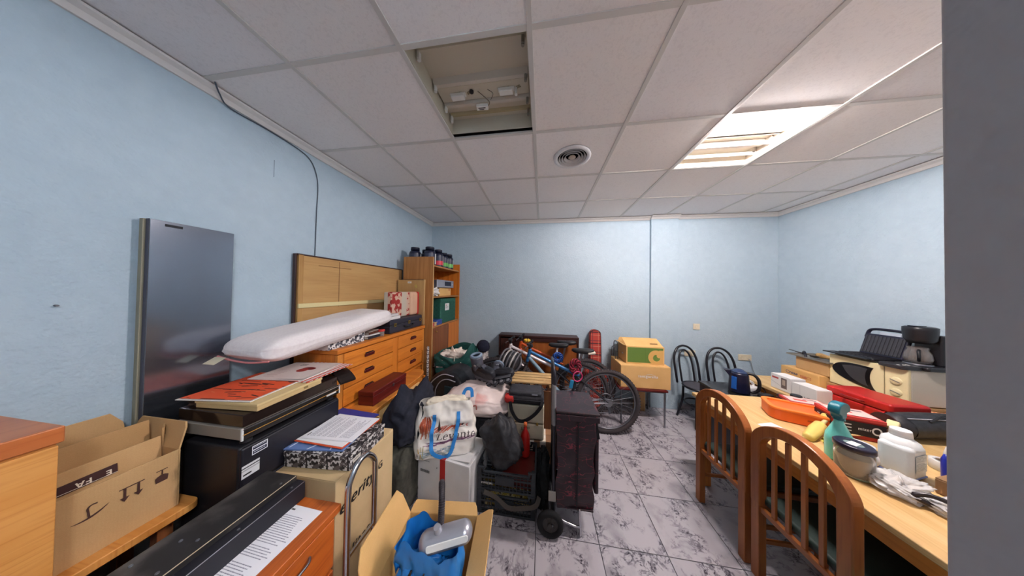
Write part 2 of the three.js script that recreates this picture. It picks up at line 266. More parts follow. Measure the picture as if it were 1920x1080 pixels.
function strip(pts, w, nrm, th = .0025) {       // flat ribbon through points, lying in the surface whose normal is nrm
  const c = new THREE.CatmullRomCurve3(pts.map((p) => V(...p))), n = pts.length * 6, N = V(...nrm).normalize(), pos = [], idx = [];
  for (let i = 0; i <= n; i++) { const p = c.getPoint(i / n), t = c.getTangent(i / n), s = t.clone().cross(N).normalize().multiplyScalar(w / 2), o = N.clone().multiplyScalar(th); for (const [a, b] of [[-1, 1], [1, 1], [1, 0], [-1, 0]]) pos.push(p.x + s.x * a + o.x * b, p.y + s.y * a + o.y * b, p.z + s.z * a + o.z * b); }
  for (let i = 0; i < n; i++) for (let k = 0; k < 4; k++) { const a = i * 4 + k, b = i * 4 + (k + 1) % 4; idx.push(a, b, a + 4, b, b + 4, a + 4); }
  const g = new THREE.BufferGeometry(); g.setAttribute('position', new THREE.Float32BufferAttribute(pos, 3)); g.setIndex(idx); const q = g.toNonIndexed(); q.computeVertexNormals(); return bp(q);
}
// ---------- left side: dresser, panels, bookcase ----------
{
  const t = thing('wall_mirror', 'tall narrow dark tinted mirror panel leaning on the left blue wall above the record player', 'mirror', [-1.86, .8, -.86]);
  mesh('backing', B(.055, 1.145, .272, .03, 0, 0, { r: .004 }), mat(0x4a4c58, .6), t);
  mesh('edge_strip', B(.022, 1.14, .01, .03, .003, .139, { r: .002 }), mat(0x8a8672, .6), t);
  mesh('glass', B(.006, 1.14, .268, .061, .003, 0, { r: .001 }), mat(0x868c98, .16, { metalness: .92 }), t);
  mesh('foot', E(poly([[0, 0], [.085, 0], [.085, .1], [.05, .1]]), .09, { b: .002, x: 0, y: .08, z: .14, ry: 0 }), mat(0x22242c, .6), t);
  mesh('chipped_corner', B(.002, .012, .05, .065, 1.118, .07, { r: .0005 }), mat(0x1a1c22, .7), t);
}
{
  const t = thing('headboard_panel', 'large tan plywood bed headboard leaning on the left wall behind the dresser', 'headboard', [-1.832, 0, -1.94]);
  mesh('panel', B(.012, 1.87, 1.17, .008, .01, 0, { r: .001, g: 'z' }), WOOD.ply, t);
  mesh('dark_edge', B(.024, 1.89, .012, -.006, 0, .605, { r: .002 }), WOOD.dark, t); mesh('dark_edge', B(.024, 1.89, .03, -.006, 0, -.6, { r: .002 }), WOOD.dark, t);
  mesh('stile', B(.024, 1.88, .034, .006, .004, .578, { r: .002 }), mat(0xffffff, .7, { map: WOOD.raw.map, color: 0xeadfc8 }), t); mesh('top_rail', B(.024, .012, 1.2, .002, 1.88, 0, { r: .002 }), WOOD.dark, t);
  mesh('batten', B(.012, .034, 1.19, .02, 1.478, 0, { r: .002 }), mat(0xd8cc98, .75), t);
  mesh('seam', B(.0015, .4, .004, .0145, 1.47, .27, { r: 0 }), WOOD.bark, t); mesh('seam', B(.0015, .004, .3, .0145, 1.815, .3, { r: 0 }), WOOD.bark, t);
}
{
  const t = thing('dresser', 'long orange wooden chest of six drawers along the left wall', 'dresser', [-1.6, 0, -1.85]);
  mesh('carcass', [B(.36, 1.16, .02, -.01, 0, .53), B(.36, 1.16, .02, -.01, 0, -.53), B(.01, 1.14, 1.06, -.18, .02, 0), B(.36, .02, 1.06, -.01, .7, 0)], WOOD.orange, t);
  mesh('top', B(.395, .034, 1.115, 0, 1.165, 0, { r: .008, g: 'z' }), WOOD.orange, t);
  mesh('stile', B(.022, 1.16, .045, .176, 0, .525, { r: .002 }), WOOD.honey, t); mesh('stile', B(.022, 1.16, .07, .176, 0, -.045, { r: .002 }), WOOD.orange, t); mesh('stile', B(.022, 1.16, .03, .176, 0, -.535, { r: .002 }), WOOD.honey, t);
  mesh('base_rail', B(.02, .66, 1.04, .172, .04, 0, { r: .002, g: 'z' }), WOOD.orange, t); mesh('ledge', B(.03, .02, 1.08, .182, .74, 0, { r: .004 }), WOOD.orange, t);
  for (const [z, w] of [[.246, .508], [-.3, .435]]) for (let i = 0; i < 3; i++) {
    const d = mesh('drawer', B(.02, .125, w, .18, 1.034 - i * .13, z, { r: .004, g: 'z', uo: i * .37 + z }), WOOD.orange, t);
    const hz = z > 0 ? .275 : -.325;
    const h = mesh('handle', [B(.012, .014, .085, .201, 1.096 - i * .13, hz, { r: .004 }), B(.014, .022, .095, .194, 1.083 - i * .13, hz, { r: .004 })], WOOD.redbrown, d);
    mesh('dark_recess', B(.003, .012, .08, .1925, 1.104 - i * .13, hz, { r: .001 }), BLACK, d);
  }
}
{ // pillow: long, plump, tipped towards the camera end
  const g = soft(.38, .14, .96, { n: 80, e: .33, a: .008, f: 2.2, seed: 4, flat: 0, fn: (x, y, z, ux, uy, uz) => { y *= (1 - .7 * Math.abs(ux) ** 9) * (1 - .65 * Math.abs(uz) ** 18); y -= .012 * Math.exp(-(((z + .02) / .03) ** 2)) * (ux > 0 ? 1 : .2); return [x, y, z]; } });
  const t = thing('pillow', 'long white pillow resting across the dresser things and overhanging towards the mirror', 'pillow', [-1.585, 1.262, -1.4]);
  const k = place(g, 0, 0, 0, { rx: .115, rz: -.03 }); mesh('cover', k, mat(0xffffff, .9, { map: fabricTex([236, 230, 228], [226, 218, 218], 33, .05) }), t);
  mesh('piping', T([[-.16, -.01, .48], [-.05, -.022, .488], [.06, -.028, .488], [.17, -.02, .478]], .005), mat(0xd88a8a, .8), t);
  mesh('care_tag', B(.075, .0015, .05, -.12, -.022, .512, { rx: .5, r: .0005 }), mat(0xd8d0b4, .8), t);
}
// things on the dresser
const leafTex = (s) => tex(256, .12, (u, v) => { const f = fb(u, v, 9, 9, s, 2), g = fb(u, v, 5, 14, s + 4, 2); return f > .46 ? (g > .52 ? [44, 44, 52] : [96, 96, 104]) : [228, 226, 224]; });
{
  const t = thing('box_file', 'lever arch file with black and white leaf pattern lying under the pillow', 'file', [-1.59, 1.2, -1.42]);
  mesh('cover', [B(.27, .003, .3, 0, .076, 0, { r: .001 }), B(.27, .003, .3, 0, 0, 0, { r: .001 }), B(.003, .076, .3, .134, .002, 0, { r: .001 })], mat(0xffffff, .6, { map: leafTex(71) }), t);
  mesh('spine', B(.27, .074, .004, 0, .002, .148, { r: .001 }), mat(0xcfc8c4, .7), t); mesh('finger_hole', L([[.014, 0], [.014, .004], [.009, .003], [0, -.003]], .085, .04, .15, { rx: Math.PI / 2 }), BLACK, t);
  mesh('papers', B(.25, .06, .28, -.005, .004, -.005, { r: .001 }), PAPER, t);
}
function book(label, w, h, d, pos, ry, col, o = {}) {       // lying book: covers, spine on +x, page block
  const t = thing('book', label, 'book', pos, ry, o.group); const m = col.isMaterial ? col : mat(col, .55), k = .0025;
  mesh('cover', [B(w, k, d, 0, 0, 0, { r: .0008 }), B(w, k, d, 0, h - k, 0, { r: .0008 }), B(k, h, d, w / 2 - k / 2, 0, 0, { r: .0008 })], m, t);
  mesh('pages', B(w - .008, h - 2 * k, d - .008, -.002, k, 0, { r: .0005 }), mat(0xded6c4, .9), t); return t;
}
book('dark blue hardback at the bottom of the small pile beside the pillow', .22, .022, .17, [-1.57, 1.2, -1.69], .05, 0x20222e);
book('white paperback second from the bottom of the small pile beside the pillow', .2, .014, .15, [-1.57, 1.222, -1.68], -.08, 0xd8d4d0);
book('brown book third in the small pile beside the pillow', .21, .018, .15, [-1.575, 1.236, -1.69], .1, 0x5c3020);
book('pale striped booklet on top of the small pile beside the pillow', .2, .008, .14, [-1.58, 1.254, -1.685], .18, 0xb8a89c);
{
  const t = thing('specimen_jar', 'tiny clear plastic pot with a red lid on the dresser edge', 'jar', [-1.465, 1.2, -1.77]);
  mesh('pot', L([[0, 0], [.021, 0], [.025, .044], [.023, .044], [.019, .003], [0, .003]]), phys(0xdadada, .15, { transmission: .75, thickness: .002, ior: 1.45 }), t);
  mesh('lid', L([[0, .058], [.026, .058], [.028, .054], [.028, .042], [.025, .042], [.025, .05], [0, .05]]), mat(0xc83c34, .4), t);
}
{
  const t = thing('briefcase', 'closed black briefcase with brass latches lying on the dresser', 'briefcase', [-1.6, 1.2, -2.11]);
  mesh('lower_shell', B(.34, .075, .54, 0, 0, 0, { r: .012, s: 2 }), mat(0x2a2834, .5), t); mesh('lid', B(.34, .055, .54, 0, .0775, 0, { r: .012, s: 2 }), mat(0x2c2a36, .5), t); mesh('metal_rim', B(.336, .003, .536, 0, .0755, 0), STEEL, t);
  for (const z of [.2, -.02, -.23]) { const l = mesh('latch', B(.005, .036, .034, .171, .06, z, { r: .002 }), BRASS, t); mesh('latch_button', C(.006, .006, .004, .175, .078, z, { c: 1, rz: Math.PI / 2, n: 10 }), mat(0x3a3020, .5), l); }
  mesh('handle', T([[.172, .05, .07], [.19, .048, .068], [.2, .046, .05], [.202, .045, 0], [.2, .046, -.05], [.19, .048, -.068], [.172, .05, -.07]], .007), BLACK, t);
}
book('thin white ring folder in front of the red floral cushion', .2, .03, .16, [-1.55, 1.333, -1.93], .06, 0xe6e2de);
book('white notebook on top of the ring folder by the floral cushion', .19, .022, .13, [-1.555, 1.364, -1.93], .14, 0xd8d4d2);
{
  const t = thing('upholstered_cushion', 'boxy cushion with red floral front and beige side standing on the briefcase', 'cushion', [-1.535, 1.334, -2.2]);
  const fl = tex(256, .3, (u, v) => { const f = fb(u, v, 7, 9, 5, 4), g = clamp((u - .62) * 6); return f > .5 && g < .5 ? [156, 42, 38] : mixc([206, 170, 148], [190, 180, 164], g); });
  mesh('floral_cover', B(.1, .27, .29, -.02, 0, .1, { r: .014, s: 2, g: 'z' }), mat(0xffffff, .9, { map: fl }), t);
  mesh('beige_side', B(.1, .272, .14, .004, 0, -.105, { r: .03, s: 4 }), mat(0xcfa88c, .9), t);
  mesh('red_trim', [B(.096, .274, .032, .002, -.001, -.185, { r: .014, s: 2 })], mat(0xb02a22, .85), t);
}
{
  const t = thing('picture_back', 'brown hardboard back of a picture standing against the bookcase side', 'picture', [-1.61, 1.2, -2.425]);
  mesh('board', B(.34, .55, .012, 0, 0, 0, { r: .002, g: 'y' }), WOOD.ply, t); for (const s of [-1, 1]) mesh('frame_side', B(.018, .556, .022, .168 * s, 0, -.006, { r: .002 }), WOOD.raw, t); mesh('frame_top', B(.34, .016, .022, 0, .54, -.006, { r: .002 }), WOOD.dark, t);
  print('paper_label', .05, .022, 64, 28, (x, w, h) => { fill(x, '#e8e4dc', 0, 0, w, h); fill(x, '#666', 8, 8, 44, 3); fill(x, '#666', 8, 16, 34, 3); }, t, [-.02, .52, .0075]);
  mesh('tape_patch', B(.024, .04, .001, .075, .455, .0065, { rz: .5, r: .0003 }), mat(0xb8a050, .7), t);
}
{
  const t = thing('bookcase', 'tall brown wooden bookcase in the back left corner', 'bookcase', [-1.54, 0, -2.88]);
  mesh('side_panel', B(.4, 2.045, .02, 0, 0, .42, { r: .002 }), WOOD.shelf, t); mesh('side_panel', B(.4, 2.05, .02, 0, 0, -.42, { r: .002 }), WOOD.orange, t); mesh('back_panel', B(.008, 2.02, .82, -.19, .01, 0, { r: .001 }), WOOD.orange, t);
  for (const y of [1.925, 1.53, 1.15, .66, .06]) mesh('shelf_board', B(.38, .02, .818, .006, y, 0, { r: .002, g: 'z' }), WOOD.shelf, t);
  mesh('edge_band', B(.003, 2.04, .021, .2005, 0, .42, { r: .001 }), WOOD.raw, t);
  const d = mesh('door', B(.018, .47, .42, .2, .68, .2, { r: .003 }), WOOD.brown, t); mesh('knob', S(.01, .216, 1.1, .34), BRASS, d);
  mesh('door', B(.018, .56, .4, .2, .09, .205, { r: .003 }), WOOD.brown, t); mesh('inner_stile', B(.02, .46, .03, .19, .68, -.03, { r: .002 }), WOOD.redbrown, t); mesh('lower_front', B(.018, 1.06, .38, .186, .085, -.225, { r: .003 }), WOOD.orange, t);
}
function tub(label, pos, h, r, band, stripe, ry) {
  const t = thing('supplement_tub', label, 'tub', pos, ry, 'supplement tubs on top of the bookcase');
  mesh('body', L([[0, 0], [r * .95, 0], [r, .006], [r, h * .66], [r * .9, h * .76], [r * .66, h * .8], [0, h * .8]]), mat(0x171b34, .35), t);
  mesh('cap', L([[0, h], [r * .7, h], [r * .74, h - .006], [r * .74, h * .82], [0, h * .82]]), mat(0x12162c, .45), t);
  mesh('wrap_label', L([[r + .0008, h * .1], [r + .0012, h * .12], [r + .0012, h * .6], [r + .0008, h * .62]]), mat(0x34384c, .45), t);
  if (band) mesh('colour_band', L([[r + .0016, h * .1], [r + .002, h * .12], [r + .002, h * .32], [r + .0016, h * .34]]), mat(band, .45), t);
  if (stripe) mesh('pale_strip', B(.002, h * .55, .022, r + .001, h * .08, 0, { r: .0005, ry: stripe }), mat(0xe0e0d8, .5), t);
}
tub('dark tub nearest the wall end of the bookcase top', [-1.655, 1.947, -2.56], .235, .072, 0, -1.2, 0);
tub('dark tub above the front corner of the bookcase side', [-1.455, 1.947, -2.57], .24, .074, 0, -1.0, 0);
tub('dark tub at the rear between two others on the bookcase', [-1.6, 1.947, -2.73], .235, .07, 0, -1.2, 0);
tub('dark tub with a bright red band on its lower half', [-1.425, 1.947, -2.74], .235, .068, 0xd83848, .25, 0);
tub('dark tub with a green band behind the red banded one', [-1.425, 1.947, -2.9], .22, .066, 0x58b048, .3, 0);
tub('rightmost tub on the bookcase with green band and wide white strip', [-1.415, 1.947, -3.05], .225, .066, 0x68b858, .25, 0);
{
  const t = thing('video_recorder', 'grey video recorder with a silver front on the upper shelf', 'recorder', [-1.5, 1.665, -2.82]);
  mesh('case', B(.28, .1, .5, 0, 0, 0, { r: .006 }), mat(0x5a5860, .5), t); mesh('front', B(.02, .104, .51, .148, -.001, 0, { r: .006 }), SILVER, t); mesh('display', B(.004, .06, .2, .158, .024, -.06, { r: .002 }), mat(0x20223a, .2), t); mesh('button', C(.01, .01, .006, .16, .05, -.21, { c: 1, rz: Math.PI / 2 }), mat(0xd8d8dc, .3), t);
}
function carton(name, label, w, h, d, pos, ry, m, o = {}) {    // closed carton: body, two flaps meeting, tape
  const t = thing(name, label, 'box', pos, ry, o.group);
  mesh('body', B(w, h - .006, d, 0, 0, 0, { r: .004 }), m, t); mesh('flap', B(w - .004, .004, d / 2 - .002, 0, h - .006, d / 4, { r: .001 }), m, t); mesh('flap', B(w - .004, .004, d / 2 - .002, 0, h - .006, -d / 4, { r: .001 }), m, t);
  if (o.tape) mesh('tape', B(w + .002, .0012, .05, 0, h - .0018, 0, { r: .0004 }), mat(o.tape, .4), t); return t;
}
{ const t = carton('parcel_box', 'small tan cardboard box under the video recorder on the shelf', .3, .115, .36, [-1.52, 1.55, -2.86], 0, CARD.b, {}); mesh('red_sticker', B(.002, .03, .02, .151, .07, -.12, { r: .0005 }), mat(0xb83028, .6), t); }
{ const t = thing('crumpled_bag', 'crumpled white plastic bag at the near end of the upper shelf', 'bag', [-1.41, 1.55, -2.56]); mesh('bag', soft(.11, .1, .15, { seed: 9, a: .06, f: 6, n: 24 }), mat(0xe8e4e0, .5), t); }
{
  const t = thing('storage_box', 'green patterned storage box with a white label on the middle shelf', 'box', [-1.5, 1.17, -2.93]);
  const g = mat(0xffffff, .7, { map: tex(128, .06, (u, v) => { const f = fb(u, v, 6, 6, 2, 3); return mixc([16, 62, 52], [34, 104, 84], f); }) });
  mesh('body', B(.27, .3, .44, 0, 0, 0, { r: .004 }), g, t); mesh('lid', B(.28, .05, .45, 0, .29, 0, { r: .004 }), g, t); mesh('rounded_end', C(.05, .05, .34, .1, 0, -.235, { n: 16 }), g, t);
  print('paper_label', .13, .1, 64, 50, (x, w, h) => { fill(x, '#d8d8d4', 0, 0, w, h); fill(x, '#b04848', 14, 10, 14, 6); fill(x, '#888', 10, 24, 40, 3); fill(x, '#888', 10, 32, 30, 3); }, t, [.137, .22, .02], [0, Math.PI / 2, 0]);
}
[['blue plastic tray of odds and ends on the middle shelf', .2, .07, .16, [-1.44, 1.17, -2.64], 0x2c4690], ['small cream carton beside the blue tray on the middle shelf', .08, .05, .07, [-1.38, 1.17, -2.55], 0xc8a880], ['little red box at the near end of the middle shelf', .06, .045, .05, [-1.37, 1.17, -2.485], 0xb83c3c]].forEach(([l, w, h, d, p, c]) => { const t = thing('trinket_box', l, 'box', p, 0); mesh('body', B(w, h * .7, d, 0, 0, 0, { r: .006 }), mat(c, .5), t); mesh('lid', B(w + .004, h * .28, d + .004, 0, h * .7, 0, { r: .005 }), mat(c, .4), t); });
{ // low wooden bench before the dresser with the red box
  const t = thing('low_bench', 'low pale wooden bench pushed against the dresser front', 'bench', [-1.3, 0, -1.76]);
  const s = new THREE.Shape(); s.moveTo(-.1, -.46); s.lineTo(.1, -.42); s.lineTo(.075, .2); s.quadraticCurveTo(.06, .42, -.02, .44); s.lineTo(-.1, .44);
  mesh('top', E(s, .026, { rx: -Math.PI / 2, y: .714, b: .004, g: 'z' }), WOOD.honey, t);
  mesh('apron', B(.014, .07, .74, .066, .642, .06, { r: .002, g: 'z' }), WOOD.honey, t); for (const z of [.36, -.37]) { mesh('leg', B(.16, .71, .03, -.015, 0, z, { r: .004 }), WOOD.orange, t); }
}
{
  const t = thing('wooden_case', 'dark red wooden case with a small clasp on the low bench', 'case', [-1.315, .742, -1.64]);
  mesh('body', B(.13, .075, .39, 0, 0, 0, { r: .005, g: 'z' }), WOOD.redbrown, t); mesh('lid', B(.134, .032, .394, 0, .077, 0, { r: .006, g: 'z' }), WOOD.redbrown, t); mesh('clasp', B(.006, .026, .016, .068, .062, -.02, { r: .002 }), STEEL, t);
}
// ---------- left foreground: stereo, boxes, chest ----------
{
  const t = thing('amplifier_cabinet', 'black stereo cabinet with two white makers plates under the record player', 'stereo', [-1.46, 0, -.985]);
  mesh('case', B(.32, .925, .46, 0, 0, 0, { r: .012, s: 2 }), mat(0x17171c, .55), t); mesh('front_bezel', B(.02, .185, .45, .158, .735, 0, { r: .01, s: 2 }), mat(0x1c1c24, .4), t); mesh('groove', B(.004, .02, .44, .161, .705, 0, { r: .002 }), mat(0x3a3a44, .4), t); mesh('lower_front', B(.01, .6, .43, .158, .1, 0, { r: .004 }), mat(0x131318, .6), t);
  const pl = (y, z, d) => print('name_plate', .055, .04, 110, 80, d, t, [.1695, y, z], [0, Math.PI / 2, 0]);
  pl(.89, .165, (x, w, h) => { fill(x, '#e4e4ea', 0, 0, w, h); fill(x, '#22243a', 6, 8, w - 12, 26); fill(x, '#e4e4ea', 10, 14, w - 20, 4); fill(x, '#22243a', 6, 44, w - 12, 28); fill(x, '#cfd0dc', 12, 54, w - 30, 6); });
  print('name_plate', .06, .055, 110, 100, (x, w, h) => { fill(x, '#d8d8da', 0, 0, w, h); fill(x, '#222', 0, 18, w, 8); fill(x, '#aaa', 0, 36, w, 10); fill(x, '#222', 10, 70, w * .45, 12); }, t, [.1695, .815, .195], [0, Math.PI / 2, 0]);
}
{
  const t = thing('record_player', 'record player with silver edged front and smoked lid under the record sleeves', 'record player', [-1.49, .93, -.985]);
  for (const [x, z] of [[-.16, .19], [.16, .19], [-.16, -.19], [.16, -.19]]) mesh('foot', C(.018, .02, .026, x, 0, z, { n: 14 }), RUBBER, t);
  mesh('plinth', B(.38, .05, .45, 0, .026, 0, { r: .004 }), mat(0x8d857a, .5), t);
  mesh('front_panel', B(.008, .052, .452, .193, .025, 0, { r: .002 }), mat(0x1c1714, .35), t); mesh('silver_trim', B(.004, .006, .45, .197, .07, 0, { r: .001 }), CHROME, t); mesh('gold_line', B(.003, .003, .45, .198, .048, 0, { r: .0008 }), mat(0xc08a3c, .35), t);
  for (const s of [-1, 1]) mesh('end_cap', B(.008, .054, .008, .195, .025, .224 * s, { r: .002 }), mat(0xdadad6, .4), t); mesh('slider', B(.004, .01, .06, .199, .04, -.17, { r: .001 }), mat(0xd8d8d8, .3), t);
  mesh('platter', C(.148, .15, .018, -.03, .077, .03, { n: 40 }), mat(0x2a2a2e, .35), t);
  mesh('tonearm', T([[.13, .105, -.17], [.1, .11, -.08], [.06, .1, .04]], .005), STEEL, t);
  const ac = phys(0x3a2c28, .12, { transmission: .45, thickness: .003, ior: 1.45 });
  mesh('smoked_lid', [B(.37, .004, .43, 0, .128, 0, { r: .002 }), B(.004, .05, .43, .185, .08, 0, { r: .001 }), B(.37, .05, .004, 0, .08, .215, { r: .001 }), B(.37, .05, .004, 0, .08, -.215, { r: .001 })], ac, t);
}
{
  const t = thing('record_box', 'thick cream boxed record set under the orange sleeve', 'record box', [-1.45, 1.064, -.94], .06);
  mesh('box', B(.32, .03, .3, 0, 0, 0, { r: .002 }), mat(0xcdb07c, .7), t); mesh('lid', B(.326, .012, .306, 0, .022, 0, { r: .002 }), mat(0xd8bd88, .7), t); mesh('pull_mark', B(.001, .012, .02, .164, .012, -.06, { r: .0003 }), mat(0x8a7448, .8), t);
}
{
  const t = thing('cloth_bundle', 'brown crumpled cloth stuffed between record player and sleeves', 'cloth', [-1.63, 1.06, -.83]);
  mesh('cloth', soft(.1, .03, .07, { seed: 21, a: .03, f: 5, n: 24 }), fab([60, 42, 34], [88, 64, 52], 9), t);
}
{
  const t = thing('record_sleeve', 'orange record sleeve with dark brush strokes on the cream record box', 'record sleeve', [-1.525, 1.1, -.945], .12);
  mesh('sleeve', B(.36, .004, .33, 0, 0, 0, { r: .001 }), mat(0xe6e0d8, .7), t); mesh('black_disc', C(.148, .148, .002, -.04, .001, -.035, { n: 32 }), BLACK, t);
  print('cover_art', .345, .315, 512, 460, (x, w, h) => { fill(x, '#e8582c', 0, 0, w, h); x.strokeStyle = '#3a1c18'; reseed(77); for (let i = 0; i < 46; i++) { x.lineWidth = 2 + rnd() * 9; x.beginPath(); const a = rnd() * w, b = rnd() * h; x.moveTo(a, b); x.lineTo(a + 40 + rnd() * 150, b + (rnd() - .5) * 40); x.stroke(); } x.strokeStyle = '#f09060'; for (let i = 0; i < 16; i++) { x.lineWidth = 2 + rnd() * 4; x.beginPath(); const a = rnd() * w, b = rnd() * h; x.moveTo(a, b); x.lineTo(a + rnd() * 100, b + (rnd() - .5) * 60); x.stroke(); } }, t, [0, .0052, 0], [-Math.PI / 2, 0, 0]);
}
{
  const t = thing('record_sleeve', 'pale record sleeve with red figure lying behind the orange one', 'record sleeve', [-1.51, 1.107, -1.14], .16);
  mesh('sleeve', B(.31, .004, .28, 0, 0, 0, { r: .001, rz: -.02 }), mat(0xdcd2cc, .7), t);
  print('cover_art', .3, .27, 420, 380, (x, w, h) => { fill(x, '#dccfc8', 0, 0, w, h); x.fillStyle = '#7a1f1c'; x.beginPath(); x.ellipse(w * .62, h * .4, 60, 34, .2, 0, 7); x.fill(); x.fillStyle = '#a83830'; x.beginPath(); x.ellipse(w * .56, h * .5, 46, 40, .6, 0, 7); x.fill(); x.fillStyle = '#333'; x.font = 'bold 54px sans-serif'; x.fillText('III', w * .25, h * .22); x.fillStyle = '#a88'; for (let i = 0; i < 6; i++) x.fillRect(w * .12, h * (.5 + i * .07), w * .2, 6); }, t, [0, .0055, 0], [-Math.PI / 2, 0, -.0]);
}
{
  const t = thing('record_sleeve', 'striped red and white sleeve peeking from under the pale record sleeve', 'record sleeve', [-1.45, 1.101, -1.16], .05);
  mesh('sleeve', B(.3, .004, .3, 0, 0, 0, { r: .001 }), mat(0xffffff, .7, { map: tex(64, .06, (u) => (u % .5 < .3 ? [226, 214, 208] : [204, 74, 52])) }), t);
}
{ // black bag strap curling off the stack
  const t = thing('leather_flap', 'dark brown leather flap curling over the end of the record stack', 'flap', [-1.31, 1.064, -1.28]);
  const p = []; for (let i = 0; i <= 12; i++) { const a = i / 12; p.push([-.2 + .26 * a, .035 * Math.sin(a * 1.6) - .075 * a * a * a]); } for (let i = 12; i >= 0; i--) { const a = i / 12; p.push([-.2 + .26 * a, .035 * Math.sin(a * 1.6) - .075 * a * a * a - .008]); }
  mesh('flap', E(poly(p), .09, { b: .003, ry: -.25, z: -.02 }), mat(0x1f1614, .35), t);
}
{ // small things behind the stack
  const t = thing('printed_card', 'small tan card with a black corner mark standing behind the record player', 'card', [-1.64, .93, -.715], 1.1); mesh('card', B(.006, .09, .06, 0, 0, 0, { r: .001 }), CARD.c, t); mesh('corner_mark', [B(.001, .03, .008, .0035, .03, .01, { r: .0003 }), B(.001, .008, .03, .0035, .03, 0, { r: .0003 })], BLACK, t);
}
{
  const t = thing('side_cabinet', 'plain orange wooden cabinet end at the lower left of the picture', 'cabinet', [-1.62, 0, -.16]);
  mesh('carcass', B(.42, 1.165, .55, 0, 0, 0, { r: .003, g: 'y' }), WOOD.cabinet, t); mesh('front', B(.012, 1.16, .548, .216, 0, 0, { r: .002, g: 'z' }), WOOD.cabinet, t);
  mesh('top', B(.44, .048, .565, .002, 1.166, 0, { r: .004, g: 'z' }), wood([198, 118, 66], [184, 102, 52], [160, 84, 40], .3, { seed: 15, q: 12 }), t); mesh('plinth', B(.4, .02, .5, 0, -.0, 0), WOOD.dark, t);
}
function openCarton(name, label, w, h, d, pos, ry, m, flaps, label2) {   // hollow carton with its flaps open: [side, length, angle from upright outward]
  const t = thing(name, label, 'box', pos, ry), k = .005;
  mesh('side_wall', B(w, h, k, 0, 0, d / 2 - k / 2, { r: .001 }), m, t); mesh('side_wall', B(w, h, k, 0, 0, -d / 2 + k / 2, { r: .001 }), m, t); mesh('side_wall', B(k, h, d - 2 * k, w / 2 - k / 2, 0, 0, { r: .001 }), m, t); mesh('side_wall', B(k, h, d - 2 * k, -w / 2 + k / 2, 0, 0, { r: .001 }), m, t); mesh('bottom', B(w - .01, k, d - .01, 0, 0, 0, { r: .001 }), m, t);
  for (const [s, len, an, cut = .02] of flaps) {
    const wd = s === 'f' || s === 'b' ? w : d, sh = poly([[-wd / 2 + .003, 0], [wd / 2 - .003, 0], [wd / 2 - .003 - cut * .4, len - cut], [wd / 2 - .003 - cut, len], [-wd / 2 + .003 + cut, len], [-wd / 2 + .003 + cut * .4, len - cut]]);
    const g = E(sh, .004, { b: .0008 }).translate(0, 0, -.004); g.rotateX(an);
    if (s === 'f') g.translate(0, h, d / 2); if (s === 'b') { g.rotateY(Math.PI); g.translate(0, h, -d / 2); } if (s === 'r') { g.rotateY(Math.PI / 2); g.translate(w / 2, h, 0); } if (s === 'l') { g.rotateY(-Math.PI / 2); g.translate(-w / 2, h, 0); }
    mesh('flap', g, m, t);
  }
  return t;
}
{
  const t = thing('low_table', 'small low table with rounded pale edge under the open carton at left', 'table', [-1.66, 0, -.594]);
  mesh('top', E(rrect(.37, .29, .03), .022, { rx: -Math.PI / 2, y: .678, b: .004, bs: 3, g: 'z' }), WOOD.cabinet, t); for (const x of [-.12, .1]) for (const z of [-.09, .09]) mesh('leg', B(.04, .675, .04, x, 0, z), WOOD.brown, t);
}
{
  const t = openCarton('moving_carton', 'open cardboard carton with upside down handling symbols beside the orange cabinet', .3, .235, .255, [-1.67, .704, -.578], 0, CARD.a, [['r', .0, 0]].slice(1).concat([['b', .1, .25], ['l', .15, -.12, .05]]));
  mesh('inner_sheet', B(.004, .28, .235, .09, .008, 0, { r: .001, rz: .12 }), CARD.a, t); mesh('inner_sheet', B(.004, .34, .235, .02, .008, .0, { r: .001, rz: .1 }), CARD.c, t);
  const ink = '#4a2c24';
  print('handling_marks', .22, .1, 440, 200, (x, w, h) => {
    x.strokeStyle = ink; x.fillStyle = ink; x.lineWidth = 7;
    x.beginPath(); x.moveTo(40, 130); x.quadraticCurveTo(110, 160, 165, 92); x.quadraticCurveTo(100, 140, 40, 130); x.fill(); x.beginPath(); x.moveTo(98, 128); x.lineTo(92, 70); x.quadraticCurveTo(96, 44, 124, 54); x.stroke();
    for (const a of [222, 276]) { x.fillRect(a - 5, 50, 10, 74); x.beginPath(); x.moveTo(a - 18, 112); x.lineTo(a + 18, 112); x.lineTo(a, 142); x.fill(); } x.fillRect(200, 44, 100, 6);
    x.fillRect(374, 40, 6, 34); x.fillRect(350, 36, 52, 5); x.beginPath(); x.moveTo(350, 130); x.lineTo(346, 92); x.quadraticCurveTo(376, 60, 406, 92); x.lineTo(402, 130); x.fill();
  }, t, [.1512, .15, -.005], [0, Math.PI / 2, 0], { alpha: true });
  print('print_block', .13, .06, 320, 150, (x, w, h) => { x.fillStyle = '#3c1c1a'; x.beginPath(); x.moveTo(0, 0); x.lineTo(40, 50); x.lineTo(w, 40); x.lineTo(w, 120); x.lineTo(0, 130); x.fill(); x.fillStyle = '#e8dcc8'; x.save(); x.translate(w, h); x.rotate(Math.PI); x.font = 'bold 62px sans-serif'; x.fillText('E', 22, 76); x.fillText('FA', 110, 76); x.restore(); fill(x, '#e8dcc8', 0, 116, w, 4); }, t, [.0715, .235, .045], [-.12, Math.PI / 2, 0], { alpha: true });
}
